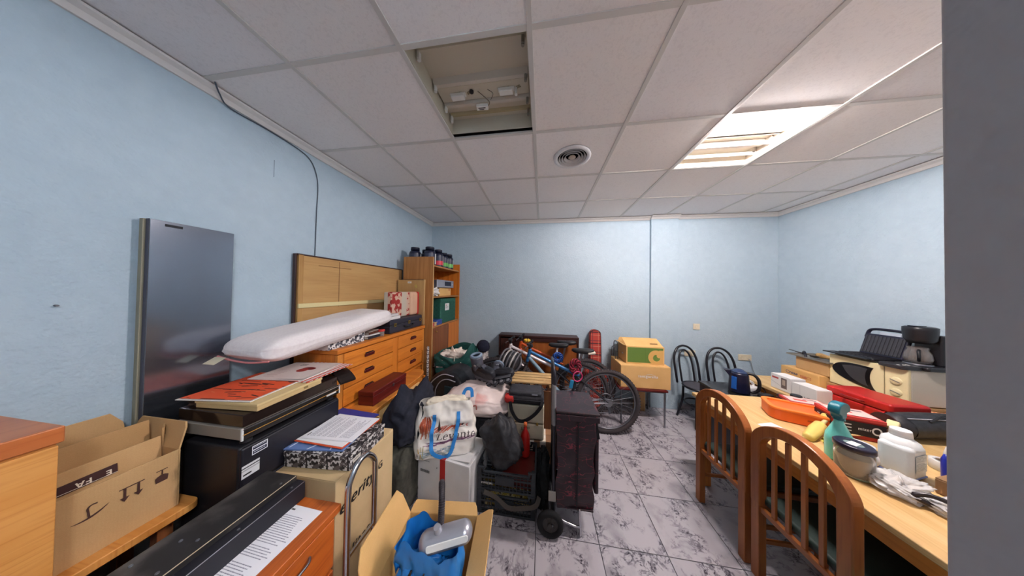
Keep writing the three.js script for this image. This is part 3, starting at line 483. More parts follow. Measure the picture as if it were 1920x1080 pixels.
{
  const t = thing('drawer_chest', 'orange wooden chest with a slim metal drawer pull in the near left corner', 'chest', [-1.07, 0, -.42]);
  mesh('carcass', B(.4, .67, .78, -.012, 0, 0, { r: .003, g: 'y' }), WOOD.chest, t); mesh('top', B(.44, .03, .8, 0, .67, 0, { r: .004, g: 'z' }), WOOD.chest, t);
  for (let i = 0; i < 3; i++) { const d = mesh('drawer', B(.018, .2, .76, .2, .455 - i * .215, 0, { r: .004, g: 'z', uo: i * .3 }), WOOD.chest, t); mesh('handle', T([[.212, .61 - i * .215, -.28], [.226, .61 - i * .215, -.26], [.229, .61 - i * .215, -.19], [.226, .61 - i * .215, -.12], [.212, .61 - i * .215, -.1]], .005), STEEL, d); }
}
{
  const t = thing('cassette_deck', 'long scuffed black metal deck lying on the orange chest', 'stereo', [-1.13, .702, -.575]);
  const scuff = tex(256, .4, (u, v) => { const f = fb(u, v, 6, 6, 51, 5); return mixc([36, 34, 34], [104, 98, 92], clamp((f - .45) * 2.4)); });
  mesh('body', B(.2, .075, .48, 0, 0, 0, { r: .004 }), mat(0x1a1a22, .5), t); mesh('cover', B(.16, .022, .47, -.02, .074, 0, { r: .003 }), mat(0xffffff, .5, { map: scuff }), t); mesh('edge_highlight', B(.002, .003, .46, .0605, .094, 0, { r: .0008 }), mat(0xcbb89a, .4), t); mesh('front_line', B(.002, .003, .47, .1, .073, 0, { r: .0008 }), STEEL, t);  // pale strip on the cover edge is a painted highlight
  for (const [x, z] of [[.035, .1], [.04, -.19], [-.07, .1], [.02, .02], [-.03, .03]]) mesh('screw', C(.004, .005, .003, x, .0955, z, { n: 10 }), STEEL, t); for (const z of [.12, -.2, -.04]) mesh('screw', C(.004, .004, .003, .082, .0745, z, { n: 10 }), STEEL, t);
}
const textLines = (x, w, h, n, c, m = .1) => { x.fillStyle = c; for (let i = 0; i < n; i++) { const y = h * (m + (1 - 2 * m) * i / n); if (hash(i, 3, n) < .18) continue; let a = w * m; while (a < w * (1 - m) * (.7 + .3 * hash(i, 7, n))) { const b = w * (.02 + .05 * hash(Math.round(a), i, 5)); x.fillRect(a, y, b, Math.max(1.5, h * (1 - 2 * m) / n * .34)); a += b + w * .012; } } };
function sheet(label, w, d, pos, ry, n = 34, tilt = 0, group) {
  const t = thing('paper_sheet', label, 'paper', pos, ry, group); mesh('sheet', B(w, .0012, d, 0, 0, 0, { r: .0003, rz: tilt }), PAPER, t);
  print('printed_text', w * .98, d * .98, 420, 594, (x, W, H2) => { fill(x, '#eeeef2', 0, 0, W, H2); textLines(x, W, H2, n, '#8a8a98'); fill(x, '#444', W * .1, H2 * .04, W * .12, H2 * .02); }, t, [0, .0018, 0], [-Math.PI / 2, 0, 0]); return t;
}
sheet('white printed sheet on the orange chest along the black deck', .15, .297, [-.975, .7015, -.63], -.04);
sheet('second white printed sheet at the near end of the orange chest', .13, .24, [-.975, .7015, -.335], -.06, 22);
{
  const t = thing('hand_truck', 'hand truck with a bent chrome tube handle beside the lettered carton', 'hand truck', [-.83, 0, -.905]);
  mesh('tube_frame', T([[0, .06, .075], [0, .4, .075], [0, .72, .075], [0, .78, .066], [0, .825, .03], [0, .835, 0], [0, .825, -.03], [0, .78, -.066], [0, .72, -.075], [0, .4, -.075], [0, .06, -.075]], .0125, { n: 120, m: 12 }), CHROME, t);
  for (const y of [.2, .45]) mesh('cross_bar', T([[0, y, .07], [0, y, -.07]], .009), CHROME, t); mesh('toe_plate', B(.12, .006, .2, .06, .02, 0, { r: .001 }), GREYM, t);
  for (const s of [-1, 1]) { const w = mesh('wheel', place(bp(new THREE.TorusGeometry(.045, .017, 10, 24)), .035, .063, .1 * s), RUBBER, t); mesh('hub', C(.026, .026, .026, .035, .063, .1 * s, { c: 1, rx: Math.PI / 2 }), WHITE, w); }
}
{
  const t = carton('lettered_carton', 'tall tan carton with bold black slanted lettering behind the hand truck', .345, .725, .39, [-1.12, 0, -1.075], 0, CARD.pale, {});
  const wr = (s, px) => (x, w, h) => { x.fillStyle = '#1c1614'; x.font = `italic bold ${px}px sans-serif`; x.fillText(s, 6, h * .78); };
  print('lettering', .27, .085, 510, 160, wr('elerity', 128), t, [.174, .565, .045], [0, Math.PI / 2, 0], { alpha: true });
  print('lettering', .17, .075, 330, 145, wr('olitas', 110), t, [.174, .3, .06], [0, Math.PI / 2, 0], { alpha: true });
  print('lettering', .045, .06, 90, 120, (x, w, h) => { x.fillStyle = '#1c1614'; x.font = 'bold 110px sans-serif'; x.fillText('G', 4, 100); }, t, [.174, .58, -.085], [0, Math.PI / 2, 0], { alpha: true });
}
{
  const t = thing('patterned_box', 'flat black and white leaf patterned box on the lettered carton', 'box', [-1.115, .727, -1.05], .08);
  const pm = mat(0xffffff, .6, { map: tex(256, .11, (u, v) => { const f = fb(u, v, 10, 10, 61, 3), g = fb(u, v, 12, 5, 67, 2); return f > .6 ? [206, 202, 198] : g > .56 ? [88, 80, 78] : [34, 30, 32]; }) });
  mesh('body', B(.35, .068, .255, 0, 0, 0, { r: .003 }), pm, t); mesh('lid', B(.356, .022, .261, 0, .054, 0, { r: .003 }), pm, t); print('label_tag', .05, .022, 50, 22, (x, w, h) => { fill(x, '#cfcabc', 0, 0, w, h); fill(x, '#777', 6, 8, 30, 4); }, t, [.1785, .04, .09], [0, Math.PI / 2, 0]);
}
const slab = (name, label, cat, w, h, d, pos, ry, col, extra) => { const t = thing(name, label, cat, pos, ry); mesh('cover', B(w, h, d, 0, 0, 0, { r: .0015 }), mat(col, .4), t); if (extra) extra(t); return t; };
slab('elastic_folder', 'light blue elastic folder on the leaf patterned box', 'folder', .33, .008, .26, [-1.17, .804, -1.06], .13, 0x6a86bc, (t) => { mesh('elastic_band', strip([[.1, .0085, .13], [.06, .011, .05], [-.02, .0085, .13]], .004, [0, 1, 0]), mat(0xd0d8e8, .5), t); mesh('elastic_band', strip([[-.13, .0085, -.1], [-.1, .009, 0], [-.12, .0085, .12]], .004, [0, 1, 0]), mat(0xd0d8e8, .5), t); });
slab('plastic_folder', 'dark blue plastic folder at the back of the paper pile', 'folder', .3, .004, .2, [-1.2, .8125, -1.17], -.08, 0x20348c, (t) => mesh('spine_fold', C(.003, .003, .19, .15, .003, 0, { c: 1, rx: Math.PI / 2, n: 8 }), mat(0x1a2a78, .4), t));
slab('card_folder', 'orange card folder directly under the white printed sheets', 'folder', .3, .004, .25, [-1.14, .817, -1.08], -.03, 0xd8552c, (t) => mesh('inner_sheets', B(.29, .002, .24, -.002, .004, -.003, { r: .0005 }), PAPER, t));
sheet('white printed page on top of the coloured folders', .21, .297, [-1.136, .8235, -1.09], Math.PI / 2 + .06, 30);
// far left middle: sacks and the open box with the lamp
{
  const t = thing('fabric_sack', 'grey green fabric sack standing behind the white carton', 'bag', [-1.03, 0, -1.56]); mesh('sack', soft(.22, .47, .42, { seed: 31, a: .03, f: 2.5, e: .5 }), fab([52, 52, 46], [78, 76, 66], 31), t); mesh('drawstring', T([[-.1, .47, .1], [0, .49, .13], [.1, .47, .1]], .004), BLACKFAB, t);
}
{
  const t = thing('duffel_bag', 'black cloth bag with two pointed corners on the grey green sack', 'bag', [-1.03, .47, -1.6]);
  mesh('bag', soft(.23, .31, .44, { seed: 41, a: .035, f: 2.4, e: .5, n: 48, flat: 0, fn: (x, y, z, ux, uy, uz) => { const pk = Math.max(0, uy) ** 2; y += pk * (.11 * Math.exp(-(((x + .03) / .05) ** 2 + ((z - .1) / .09) ** 2)) + .1 * Math.exp(-(((x - .05) / .06) ** 2 + ((z + .12) / .09) ** 2))); return [x, y, z]; } }), NAVY, t);
  mesh('thread_tag', B(.002, .012, .006, .118, .14, .06, { ry: .3, r: .0004 }), WHITE, t);
}
single('folded_jacket', soft(.14, .2, .16, { seed: 47, a: .03, f: 4, n: 28 }), mat(0xa02420, .85), 'red cloth bundle squeezed between the white carton and the black bag', 'cloth', [-.84, .3, -1.95]);
openCarton('flap_carton', 'narrow tan carton with raised flaps wedged between the low bench and the black cloth bag', .06, .62, .56, [-1.17, 0, -1.72], 0, CARD.b, [['l', .09, .1], ['f', .1, .5]]);

// ---------- middle: heap of bags, boxes and crates ----------
function grid(fn, nu, nv, o = {}) {             // surface patch fn(u, v) with uv 0..1
  const pos = [], uv = [], idx = [];
  for (let j = 0; j <= nv; j++) for (let i = 0; i <= nu; i++) { pos.push(...fn(i / nu, j / nv)); uv.push(i / nu, j / nv); }
  for (let j = 0; j < nv; j++) for (let i = 0; i < nu; i++) { const a = j * (nu + 1) + i; idx.push(a, a + 1, a + nu + 1, a + 1, a + nu + 2, a + nu + 1); }
  const g = new THREE.BufferGeometry(); g.setAttribute('position', new THREE.Float32BufferAttribute(pos, 3)); g.setAttribute('uv', new THREE.Float32BufferAttribute(uv, 2)); g.setIndex(idx); g.computeVertexNormals(); return g;
}
// open tote: a (0..1) runs around from front left, t upwards
function toteFn(w0, d0, w1, d1, h, top, seed) {
  const e = .35, sg = (q) => Math.sign(q) * Math.pow(Math.abs(q), e), N = 720, cum = [0], pt = (th) => [sg(Math.cos(th)), -sg(Math.sin(th))];
  for (let i = 1; i <= N; i++) { const p = pt((i - 1) / N * Math.PI * 2 - Math.PI * .75), q = pt(i / N * Math.PI * 2 - Math.PI * .75); cum.push(cum[i - 1] + Math.hypot((p[0] - q[0]) * w0, (p[1] - q[1]) * d0)); }
  return (a, t) => {                               // a follows the girth by length
    const s = (((a % 1) + 1) % 1) * cum[N]; let k = 0, m = N; while (m - k > 1) { const c = (k + m) >> 1; if (cum[c] <= s) k = c; else m = c; }
    const f = (s - cum[k]) / (cum[k + 1] - cum[k] || 1), A = pt(k / N * Math.PI * 2 - Math.PI * .75), Bq = pt((k + 1) / N * Math.PI * 2 - Math.PI * .75), x = A[0] + (Bq[0] - A[0]) * f, z = A[1] + (Bq[1] - A[1]) * f;
    const w = w0 + (w1 - w0) * t, d = d0 + (d1 - d0) * t, bl = 1 + .1 * Math.sin(Math.PI * t);
    const r = (vn(a * 14 + 2, t * 6 + 3, 999, 999, seed) - .5) * .03 + (vn(a * 30, t * 13, 999, 999, seed + 3) - .5) * .012;
    return [x * (w / 2 * bl + r * t ** .3), t * (h + top(a)), z * (d / 2 * bl + r)];
  };
}
{
  const t = carton('plain_carton', 'brown cardboard carton under the green tote in front of the bookcase', .34, .53, .34, [-1.12, 0, -2.57], .04, CARD.dark, {});
}
{
  const t = thing('tote_bag', 'dark green open tote stuffed with clothes in front of the bookcase', 'bag', [-1.06, .532, -2.57], .1);
  const pk = (c, w, h) => (a) => { let d = Math.abs(a - c); d = Math.min(d, 1 - d); return h * Math.exp(-((d / w) ** 2)); }, p1 = pk(.28, .06, .19), p2 = pk(.02, .07, .06), p3 = pk(.6, .14, .12);
  const f = toteFn(.36, .3, .5, .34, .3, (a) => p1(a) + p2(a) + p3(a) - .02, 3);
  const gm = fab([16, 66, 62], [30, 92, 84], 61, .6); gm.side = THREE.DoubleSide; mesh('bag', grid(f, 72, 18), gm, t);
  mesh('bottom', B(.36, .006, .3, 0, 0, 0, { r: .002 }), gm, t);
  mesh('logo_patch', B(.1, .05, .002, .1, .12, .178, { r: .0005, ry: .05 }), mat(0xb08858, .7), t); mesh('handle_loop', T([[.02, .3, .17], [.03, .15, .19], [.07, .1, .2], [.1, .16, .19], [.1, .3, .17]], .005), mat(0xc8c4b4, .8), t);
}
single('clothes_heap', soft(.36, .2, .24, { seed: 52, a: .07, f: 4, n: 44 }), fab([216, 200, 186], [236, 226, 214], 52), 'cream folded clothes in the mouth of the green tote', 'clothes', [-1.09, .66, -2.57]);
single('pink_shirt', soft(.14, .1, .12, { seed: 53, a: .05, f: 6, n: 28 }), fab([150, 110, 116], [212, 190, 188], 53), 'dusty pink crumpled shirt at the left lip of the green tote', 'clothes', [-1.2, .7, -2.46]);
single('linen_pile', soft(.2, .8, .22, { seed: 54, a: .07, f: 3, n: 44 }), mat(0xffffff, .9, { map: tex(256, .14, (u, v) => { const f = fb(u, v, 9, 9, 54, 4); return f > .56 ? [150, 132, 126] : [226, 218, 214]; }) }), 'white flowery linen piled high between the green tote and the dark sideboard', 'clothes', [-.9, 0, -3.13]);
single('navy_cap', L([[0, .1], [.05, .095], [.085, .06], [.1, .012], [.1, 0], [.095, 0], [.08, .055], [0, .09]], 0, 0, 0, { rx: .5, rz: -.3 }), fab([20, 22, 40], [34, 36, 58], 55), 'navy cloth cap on the flowery linen pile', 'cap', [-.86, .79, -3.08]);
{
  const t = thing('patterned_rod', 'thin rod wrapped in silvery pattern leaning at the dresser corner', 'rod', [-1.3, 0, -2.33]);
  mesh('rod', T([[-.03, .95, -.02], [0, .02, .03]], .0135, { line: 1, n: 12, m: 12 }), mat(0xffffff, .4, { map: tex(64, .05, (u, v) => (fb(u, v, 5, 5, 8, 3) > .5 ? [220, 218, 214] : [98, 96, 98])) }), t); mesh('end_cap', C(.015, .015, .02, 0, .0, .03, { n: 12 }), WHITE, t);
}
{ // hidden base of the heap
  const t = thing('suitcase', 'black suitcase lying under the plastic bags in the middle of the heap', 'suitcase', [-.6, 0, -2.12]);
  mesh('lower_shell', B(.5, .26, .6, 0, 0, 0, { r: .04, s: 3 }), BLACKFAB, t); mesh('upper_shell', B(.5, .26, .6, 0, .262, 0, { r: .04, s: 3 }), BLACKFAB, t); mesh('zip', B(.506, .008, .606, 0, .257, 0, { r: .003 }), STEEL, t); mesh('handle', T([[-.06, .26, .3], [-.05, .26, .33], [.05, .26, .33], [.06, .26, .3]], .008), BLACK, t);
}
{
  const t = thing('baby_seat', 'black arched carry seat with pale piping behind the white shopping bag', 'seat', [-1.0, 0, -2.22], -.5);
  t.position.set(-.97, .49, -2.2); t.rotation.y = -.2;
  const shp = new THREE.Shape(); shp.moveTo(-.2, 0); shp.quadraticCurveTo(-.16, .24, .02, .28); shp.quadraticCurveTo(.2, .3, .22, .12); shp.lineTo(.22, 0);
  mesh('shell', E(shp, .24, { b: .03, bs: 4, z: -.12, cs: 16 }), fab([24, 24, 28], [40, 40, 46], 58, .5), t);
  mesh('piping', T([[-.2, .02, .155], [-.15, .15, .157], [-.06, .24, .157], [.03, .285, .157], [.14, .28, .157]], .005), mat(0xb0b0b8, .4), t);
  mesh('piping', T([[-.08, .03, .156], [-.07, .12, .158], [-.02, .2, .158], [.06, .24, .158], [.16, .23, .158]], .005), mat(0xb0b0b8, .4), t); mesh('inner_pad', B(.16, .12, .02, .11, .05, .15, { r: .01, s: 2 }), mat(0x16323a, .7), t); mesh('base', B(.38, .04, .26, .01, -.02, 0, { r: .015, s: 2 }), BLACK, t);
}
{
  const t = thing('plastic_bag', 'white plastic carrier with a pink printed gradient laid flat under the roller skates', 'bag', [-.57, .524, -1.97], .06);
  const pk = tex(256, .7, (u, v) => { const d = Math.abs(v - .35 - .2 * u), f = fb(u, v, 5, 14, 9, 4); return mixc([232, 214, 208], [222, 128, 116], clamp(.75 - d * 4 + (f - .5) * 1.2)); });  // pink gradient is print on the bag
  mesh('bag', soft(.6, .2, .4, { seed: 63, a: .03, f: 2.6, n: 56, e: .6, fn: (x, y, z, ux) => [x, y * (1 - .35 * Math.abs(ux) ** 3) - (z > 0 ? z * .12 : 0), z] }), mat(0xffffff, .45, { map: pk }), t);
  mesh('handle_loop', T([[-.06, .06, .2], [-.05, .1, .225], [.01, .13, .22], [.02, .1, .222]], .006), mat(0x9a5850, .6), t);
}
function skate(label, pos, rot) {
  const t = thing('roller_skate', label, 'roller skate', pos); t.rotation.set(...rot); const dk = mat(0x25252b, .4), gr = mat(0x4a4c56, .4);
  mesh('boot', place(soft(.28, .11, .1, { seed: 5, a: .008, e: .6, n: 32, flat: 0, fn: (x, y, z, ux) => [x, y + (ux < 0 ? 0 : -.015 * ux), z * (1 - .12 * ux)] }), 0, .1, 0), dk, t);
  mesh('cuff', L([[.05, .15], [.058, .2], [.062, .28], [.056, .3], [.05, .29], [.046, .16]], -.07, 0, 0, { n: 24 }), gr, t); mesh('liner_rim', place(bp(new THREE.TorusGeometry(.05, .013, 10, 24)), -.07, .305, 0, { rx: Math.PI / 2 }), mat(0x7a8ca0, .7), t);
  mesh('frame', [B(.25, .04, .004, 0, .06, .018, { r: .002 }), B(.25, .04, .004, 0, .06, -.018, { r: .002 }), B(.1, .02, .04, .05, .09, 0), B(.1, .02, .04, -.06, .09, 0)], mat(0x84868e, .35, { metalness: .7 }), t);
  for (let i = 0; i < 4; i++) { const w = mesh('wheel', place(bp(new THREE.TorusGeometry(.026, .012, 8, 20)), -.105 + i * .07, .038, 0), mat(0x2e2e34, .5), t); mesh('bearing', C(.017, .017, .02, -.105 + i * .07, .038, 0, { c: 1, rx: Math.PI / 2, n: 14 }), SILVER, w); }
  mesh('buckle', B(.03, .018, .012, -.04, .22, .06, { r: .004 }), SILVER, t); mesh('strap', strip([[-.02, .25, .05], [.0, .22, .03], [.01, .19, 0], [0, .2, -.03]], .025, [1, .3, .3]), BLACK, t); mesh('lace_guard', B(.09, .006, .05, .04, .195, 0, { rz: -.5, r: .003 }), gr, t);
}
skate('black roller skate with grey blue lined cuff upright on the pink white bag', [-.54, .69, -2.06], [.25, -.5, .15]);
skate('black roller skate tipped over with its wheels to the right', [-.4, .75, -1.95], [-1.25, -.35, -.05]);
single('red_pouch', soft(.09, .06, .08, { seed: 6, a: .006, f: 4, n: 20 }), mat(0xc02a24, .7), 'small red pouch squeezed between the wheels and the black laptop bag', 'pouch', [-.27, .66, -1.86]);
{ // big white carton with the printed bag on it
  const t = carton('white_carton', 'white carton with a strip of red tape in the middle of the heap', .44, .388, .3, [-.68, 0, -1.632], -.17, CARD.white, {});
  mesh('red_tape', B(.045, .16, .0015, .0, .226, .1505, { r: .0004 }), mat(0xb8221e, .4), t); mesh('red_tape', B(.045, .0015, .12, 0, .3875, .09, { r: .0004 }), mat(0xb8221e, .4), t);
  print('carton_print', .17, .12, 340, 240, (x, w, h) => { fill(x, '#55555c', 6, 14, 180, 5); x.font = 'bold 30px sans-serif'; x.fillStyle = '#333'; x.fillText('2', 306, 84); x.fillStyle = '#555'; for (let i = 0; i < 24; i++) x.fillRect(20 + i * 7, 150, 2 + (i * 7 % 4), 40); }, t, [-.12, .29, .1512], [0, 0, 0], { alpha: true });
  mesh('corner_fold', B(.003, .37, .02, .2195, .002, .139, { r: .001 }), mat(0xf2f0ee, .7), t); mesh('lifted_flap', B(.16, .003, .12, .13, .392, .07, { r: .001, rz: .1 }), CARD.white, t);
}
{
  const t = thing('shopping_bag', 'white printed shopping bag with blue straps and the word Levante on the white carton', 'bag', [-.735, .392, -1.6], .4);
  const f = toteFn(.44, .2, .37, .1, .365, (a) => .02 * Math.sin(a * 9), 12), wm = mat(0xe6e0d6, .5, { side: THREE.DoubleSide });
  mesh('bag', grid(f, 200, 36), wm, t); mesh('stuffing', place(soft(.3, .09, .07, { seed: 3, a: .02, f: 5, n: 32 }), 0, .3, -.01), mat(0xe2d6c0, .7), t); mesh('bottom', B(.4, .006, .18, 0, 0, 0, { r: .003 }), wm, t);
  const fr = (u, v) => { const p = f(.008 + u * .33, .02 + v * .82); return [p[0], p[1], p[2] + .006]; };
  print('bag_print', 0, 0, 640, 640, (x, w, h) => {
    fill(x, '#e8e2da', 0, 0, w, h); reseed(19);
    const gr = (c, n, fx) => { for (let i = 0; i < n; i++) { x.strokeStyle = c[i % c.length]; x.lineWidth = 3 + rnd() * 12; x.globalAlpha = .35 + rnd() * .5; x.beginPath(); const p = fx(rnd(), rnd()); x.moveTo(p[0], p[1]); x.lineTo(p[2], p[3]); x.stroke(); } x.globalAlpha = 1; };
    gr(['#a83a20', '#c25a30', '#7c2c20', '#94401e'], 90, (a, b) => [6 + a * 130, 30 + b * 190, a * 150, 120 + b * 240]);
    gr(['#d2542c', '#b8402a', '#8a3428'], 60, (a, b) => [160 + a * 300, 250 + b * 60 - Math.abs(a - .35) * 40, 220 + a * 320, 200 + b * 40]);
    gr(['#4a2c50', '#6a3c5c', '#8c5878'], 50, (a, b) => [20 + a * 560, 430 + b * 40 - a * 60 * b, 120 + a * 560, 440 + b * 40 - a * 90]);
    gr(['#7e98ac', '#8ea6b4', '#a2a48c', '#5c7488'], 90, (a, b) => [a * 380, 500 + b * 130, 60 + a * 360, 505 + b * 130]);
    gr(['#c8922c', '#8c8440'], 10, (a, b) => [a * 60, 420 + b * 200, 8 + a * 50, 500 + b * 160]);
    x.fillStyle = '#2c1c18'; x.font = 'italic 118px serif'; x.fillText('Levante', 190, 400); x.strokeStyle = '#2c1c18'; x.lineWidth = 4; x.beginPath(); x.moveTo(215, 405); x.quadraticCurveTo(180, 300, 240, 300); x.moveTo(240, 420); x.quadraticCurveTo(290, 470, 300, 420); x.stroke();
    x.fillStyle = '#3a2a22'; x.fillRect(226, 110, 6, 180); x.beginPath(); x.moveTo(229, 90); x.lineTo(250, 260); x.lineTo(212, 260); x.fill();
    x.fillStyle = '#1c1c20'; x.beginPath(); x.moveTo(470, 190); x.quadraticCurveTo(455, 215, 470, 240); x.quadraticCurveTo(482, 215, 470, 190); x.fill(); x.beginPath(); x.ellipse(508, 215, 14, 22, .3, 0, 7); x.fill(); x.fillRect(452, 250, 90, 7); x.strokeStyle = '#b02820'; x.lineWidth = 12; x.beginPath(); x.arc(575, 235, 16, .8, 5.4); x.stroke();
  }, t, [0, 0, 0], [0, 0, 0], { geo: grid(fr, 60, 40), rough: .5 });
  const on = (u, v) => { const p = fr(u, v); return [p[0], p[1], p[2] + .01]; }, bl = mat(0x2a86d0, .5);
  const sp = new THREE.CatmullRomCurve3([[.26, .98], [.24, .7], [.22, .4], [.24, .2], [.34, .04], [.46, -.02], [.56, .06], [.63, .3], [.68, .6], [.74, .96]].map((q) => V(q[0], q[1], 0))).getPoints(44).map((q) => on(q.x, q.y));
  mesh('strap', strip(sp, .026, [0, .1, 1]), bl, t);
  mesh('strap', strip([[.12, .36, -.04], [.15, .42, -.04], [.19, .42, -.03], [.2, .36, -.02]], .026, [.1, .2, 1]), bl, t);
}
// open box with desk lamp, blue bag and leads
const lampBox = openCarton('lamp_carton', 'open cardboard carton at the bottom centre holding lamp and blue bag', .38, .4, .36, [-.5, 0, -.94], .1, CARD.b, [['l', .17, .3, .05], ['r', .11, .9, .03], ['b', .05, .7], ['f', .15, 1.1]]);
{
  const t = thing('desk_lamp', 'silver desk lamp with black ribbed gooseneck sticking out of the open carton', 'lamp', [-.47, .006, -.99]);
  mesh('base', C(.07, .08, .02, 0, 0, 0), SILVER, t); mesh('stem', C(.011, .011, .57, 0, .02, 0), SILVER, t); mesh('collar', C(.016, .016, .03, 0, .575, 0), SILVER, t);
  const q = [[0, .6, 0], [.002, .67, .01], [.012, .712, .03], [.028, .722, .06], [.04, .7, .085], [.046, .65, .1], [.047, .615, .104]]; mesh('gooseneck', T(q, .0125, { n: 60 }), mat(0x2c262a, .55), t);
  const cv = new THREE.CatmullRomCurve3(q.map((p) => V(...p))), rg = []; for (let i = 0; i < 40; i++) { const p = cv.getPoint(i / 39), tg = cv.getTangent(i / 39), g = new THREE.TorusGeometry(.0128, .0014, 5, 14); g.applyQuaternion(new THREE.Quaternion().setFromUnitVectors(V(0, 0, 1), tg)); rg.push(place(bp(g), p.x, p.y, p.z)); }
  const rr = mesh('gooseneck_rings', rg, mat(0x3a3438, .5), t); rr.userData.kind = 'stuff';
  const hd = new THREE.Group(); hd.name = 'lamp_head'; hd.position.set(.075, .565, .112); hd.rotation.set(.25, .3, .1); t.add(hd);
  mesh('head_shell', place(new THREE.CapsuleGeometry(.036, .155, 10, 24), 0, 0, 0, { rz: Math.PI / 2, sz: 1.15 }), SILVER, hd); mesh('white_strip', place(E(rrect(.17, .022, .01), .003, { b: .001 }), .012, .016, .0335, { rx: -.45 }), mat(0xecece8, .3), hd); mesh('neck_socket', C(.014, .018, .03, -.028, .028, -.008), SILVER, hd);
}
{
  const t = thing('plastic_bag', 'bright blue plastic bag of leads inside the open carton', 'bag', [-.47, .2, -.885]);
  const bm = mat(0x1f7cc8, .4, { side: THREE.DoubleSide }); const f = toteFn(.22, .1, .26, .13, .36, (a) => .015 * Math.sin(a * 19) + .01 * Math.sin(a * 43), 23);
  mesh('bag', place(grid(f, 60, 16), 0, 0, -.0), bm, t); mesh('fold', place(soft(.22, .27, .1, { seed: 25, a: .03, f: 5, n: 36 }), .0, 0.02, .035), bm, t);
}
{
  const t = thing('cable_bundle', 'black and grey leads spilling from the blue bag in the open carton', 'cable', [0, 0, 0]); reseed(91);
  for (let i = 0; i < 7; i++) { const a = -.6 + i * .055; mesh('lead', T([[a + .04, .5, -.8], [a, .4, -.79], [a + .03 * Math.sin(i * 2), .28, -.8], [a + .05 * rnd(), .1, -.84], [a + .08 * rnd(), .02, -.86]], .003 + .002 * (i % 2)), mat(i % 3 ? 0x1a1a1e : 0x8d8478, .5), t); }
}
// plastic crates
function crate(label, pos) {
  const t = thing('plastic_crate', label, 'crate', pos), w = .42, d = .31, h = .165, m = mat(0x2a3036, .5);
  const wall = (len, dip) => { const g = [B(len, .016, .008, 0, 0, 0), B(len, .012, .008, 0, h * .52, 0)]; const n = Math.round(len / .026); for (let i = 0; i <= n; i++) g.push(B(.005, h * (dip ? .78 : .97), .006, -len / 2 + len * i / n, 0, 0, { r: 0 })); for (const y of [.18, .34, .68]) g.push(B(len, .004, .006, 0, h * y, 0, { r: 0 })); g.push(dip ? B(len * .8, .014, .014, 0, h * .77, 0) : B(len, .014, .014, 0, h * .94, 0)); if (dip) for (const s of [-1, 1]) g.push(B(len * .12, .014, .014, s * len * .44, h * .94, 0), B(.014, h * .22, .014, s * len * .39, h * .77, 0, { rz: s * -.3 })); return g; };
  mesh('long_side', wall(w, 1).map((g) => g.translate(0, 0, d / 2)), m, t); mesh('long_side', wall(w, 1).map((g) => g.translate(0, 0, -d / 2)), m, t);
  for (const s of [-1, 1]) mesh('short_side', wall(d, 0).map((g) => g.rotateY(Math.PI / 2).translate(s * w / 2, 0, 0)), m, t);
  for (const a of [-1, 1]) for (const b of [-1, 1]) mesh('corner_post', B(.03, h, .03, a * (w / 2 - .012), 0, b * (d / 2 - .012), { r: .006 }), m, t);
  mesh('floor_grid', [...Array(8)].map((_, i) => B(w - .02, .006, .014, 0, .002, -d / 2 + .02 + i * (d - .04) / 7, { r: .001 })), m, t); mesh('name_panel', B(.14, .06, .005, -.01, .05, d / 2 + .003, { r: .002 }), m, t); return t;
}
crate('lower black plastic crate on the floor with yellow stuff showing through', [-.24, 0, -1.69]);
{ const t = crate('upper black plastic crate with white lettering and a red leather album', [-.24, .168, -1.69]); print('lettering', .11, .026, 220, 52, (x, w, h) => { x.fillStyle = '#d8d8d4'; x.font = 'bold 40px sans-serif'; x.fillText('ESPECIAL', 2, 42); }, t, [-.13, .06, .163], [0, 0, 0], { alpha: true }); }
single('yellow_net_bag', soft(.34, .12, .24, { seed: 81, a: .05, f: 5, n: 40 }), mat(0xffffff, .7, { map: tex(128, .08, (u, v) => { const f = fb(u, v, 6, 6, 81, 3); return f > .55 ? [196, 168, 70] : f < .4 ? [90, 70, 30] : [214, 200, 150]; }) }), 'yellow netted bag inside the lower black crate', 'bag', [-.24, .01, -1.69]);
{
  const t = thing('photo_album', 'dark red leather album lying in the upper black crate', 'album', [-.17, .178, -1.69]); const lm = mat(0x6c1c18, .3);
  mesh('cover', [B(.26, .006, .24, 0, 0, 0), B(.26, .006, .24, 0, .1, 0), B(.006, .106, .24, .13, 0, 0)], lm, t); mesh('pages', B(.245, .094, .228, -.003, .006, 0, { r: .001 }), mat(0x581612, .5), t);
}
single('black_pouch_bag', place(soft(.26, .34, .18, { seed: 85, a: .035, f: 1.8, e: .62, n: 48, flat: 0 }), 0, 0, 0, { rz: .45, rx: -.1 }), fab([28, 28, 32], [54, 54, 58], 85, .55), 'shiny black cloth bag slumped over the upper plastic crate', 'bag', [-.22, .32, -1.62]);
{ const t = thing('red_bottle', 'red plastic bottle behind the slumped black bag', 'bottle', [-.12, .286, -1.76]); mesh('body', L([[0, 0], [.036, 0], [.038, .01], [.038, .15], [.03, .18], [.012, .21], [.012, .24], [0, .24]]), mat(0xc8221c, .35), t); mesh('cap', L([[0, .262], [.014, .262], [.015, .236], [0, .236]]), mat(0xe8743c, .4), t); }
single('dark_rucksack', soft(.1, .36, .22, { seed: 88, a: .04, f: 3, n: 40 }), fab([20, 22, 24], [36, 40, 42], 88), 'dark rucksack between the plastic crates and the shopping trolley', 'bag', [.028, 0, -1.7]);
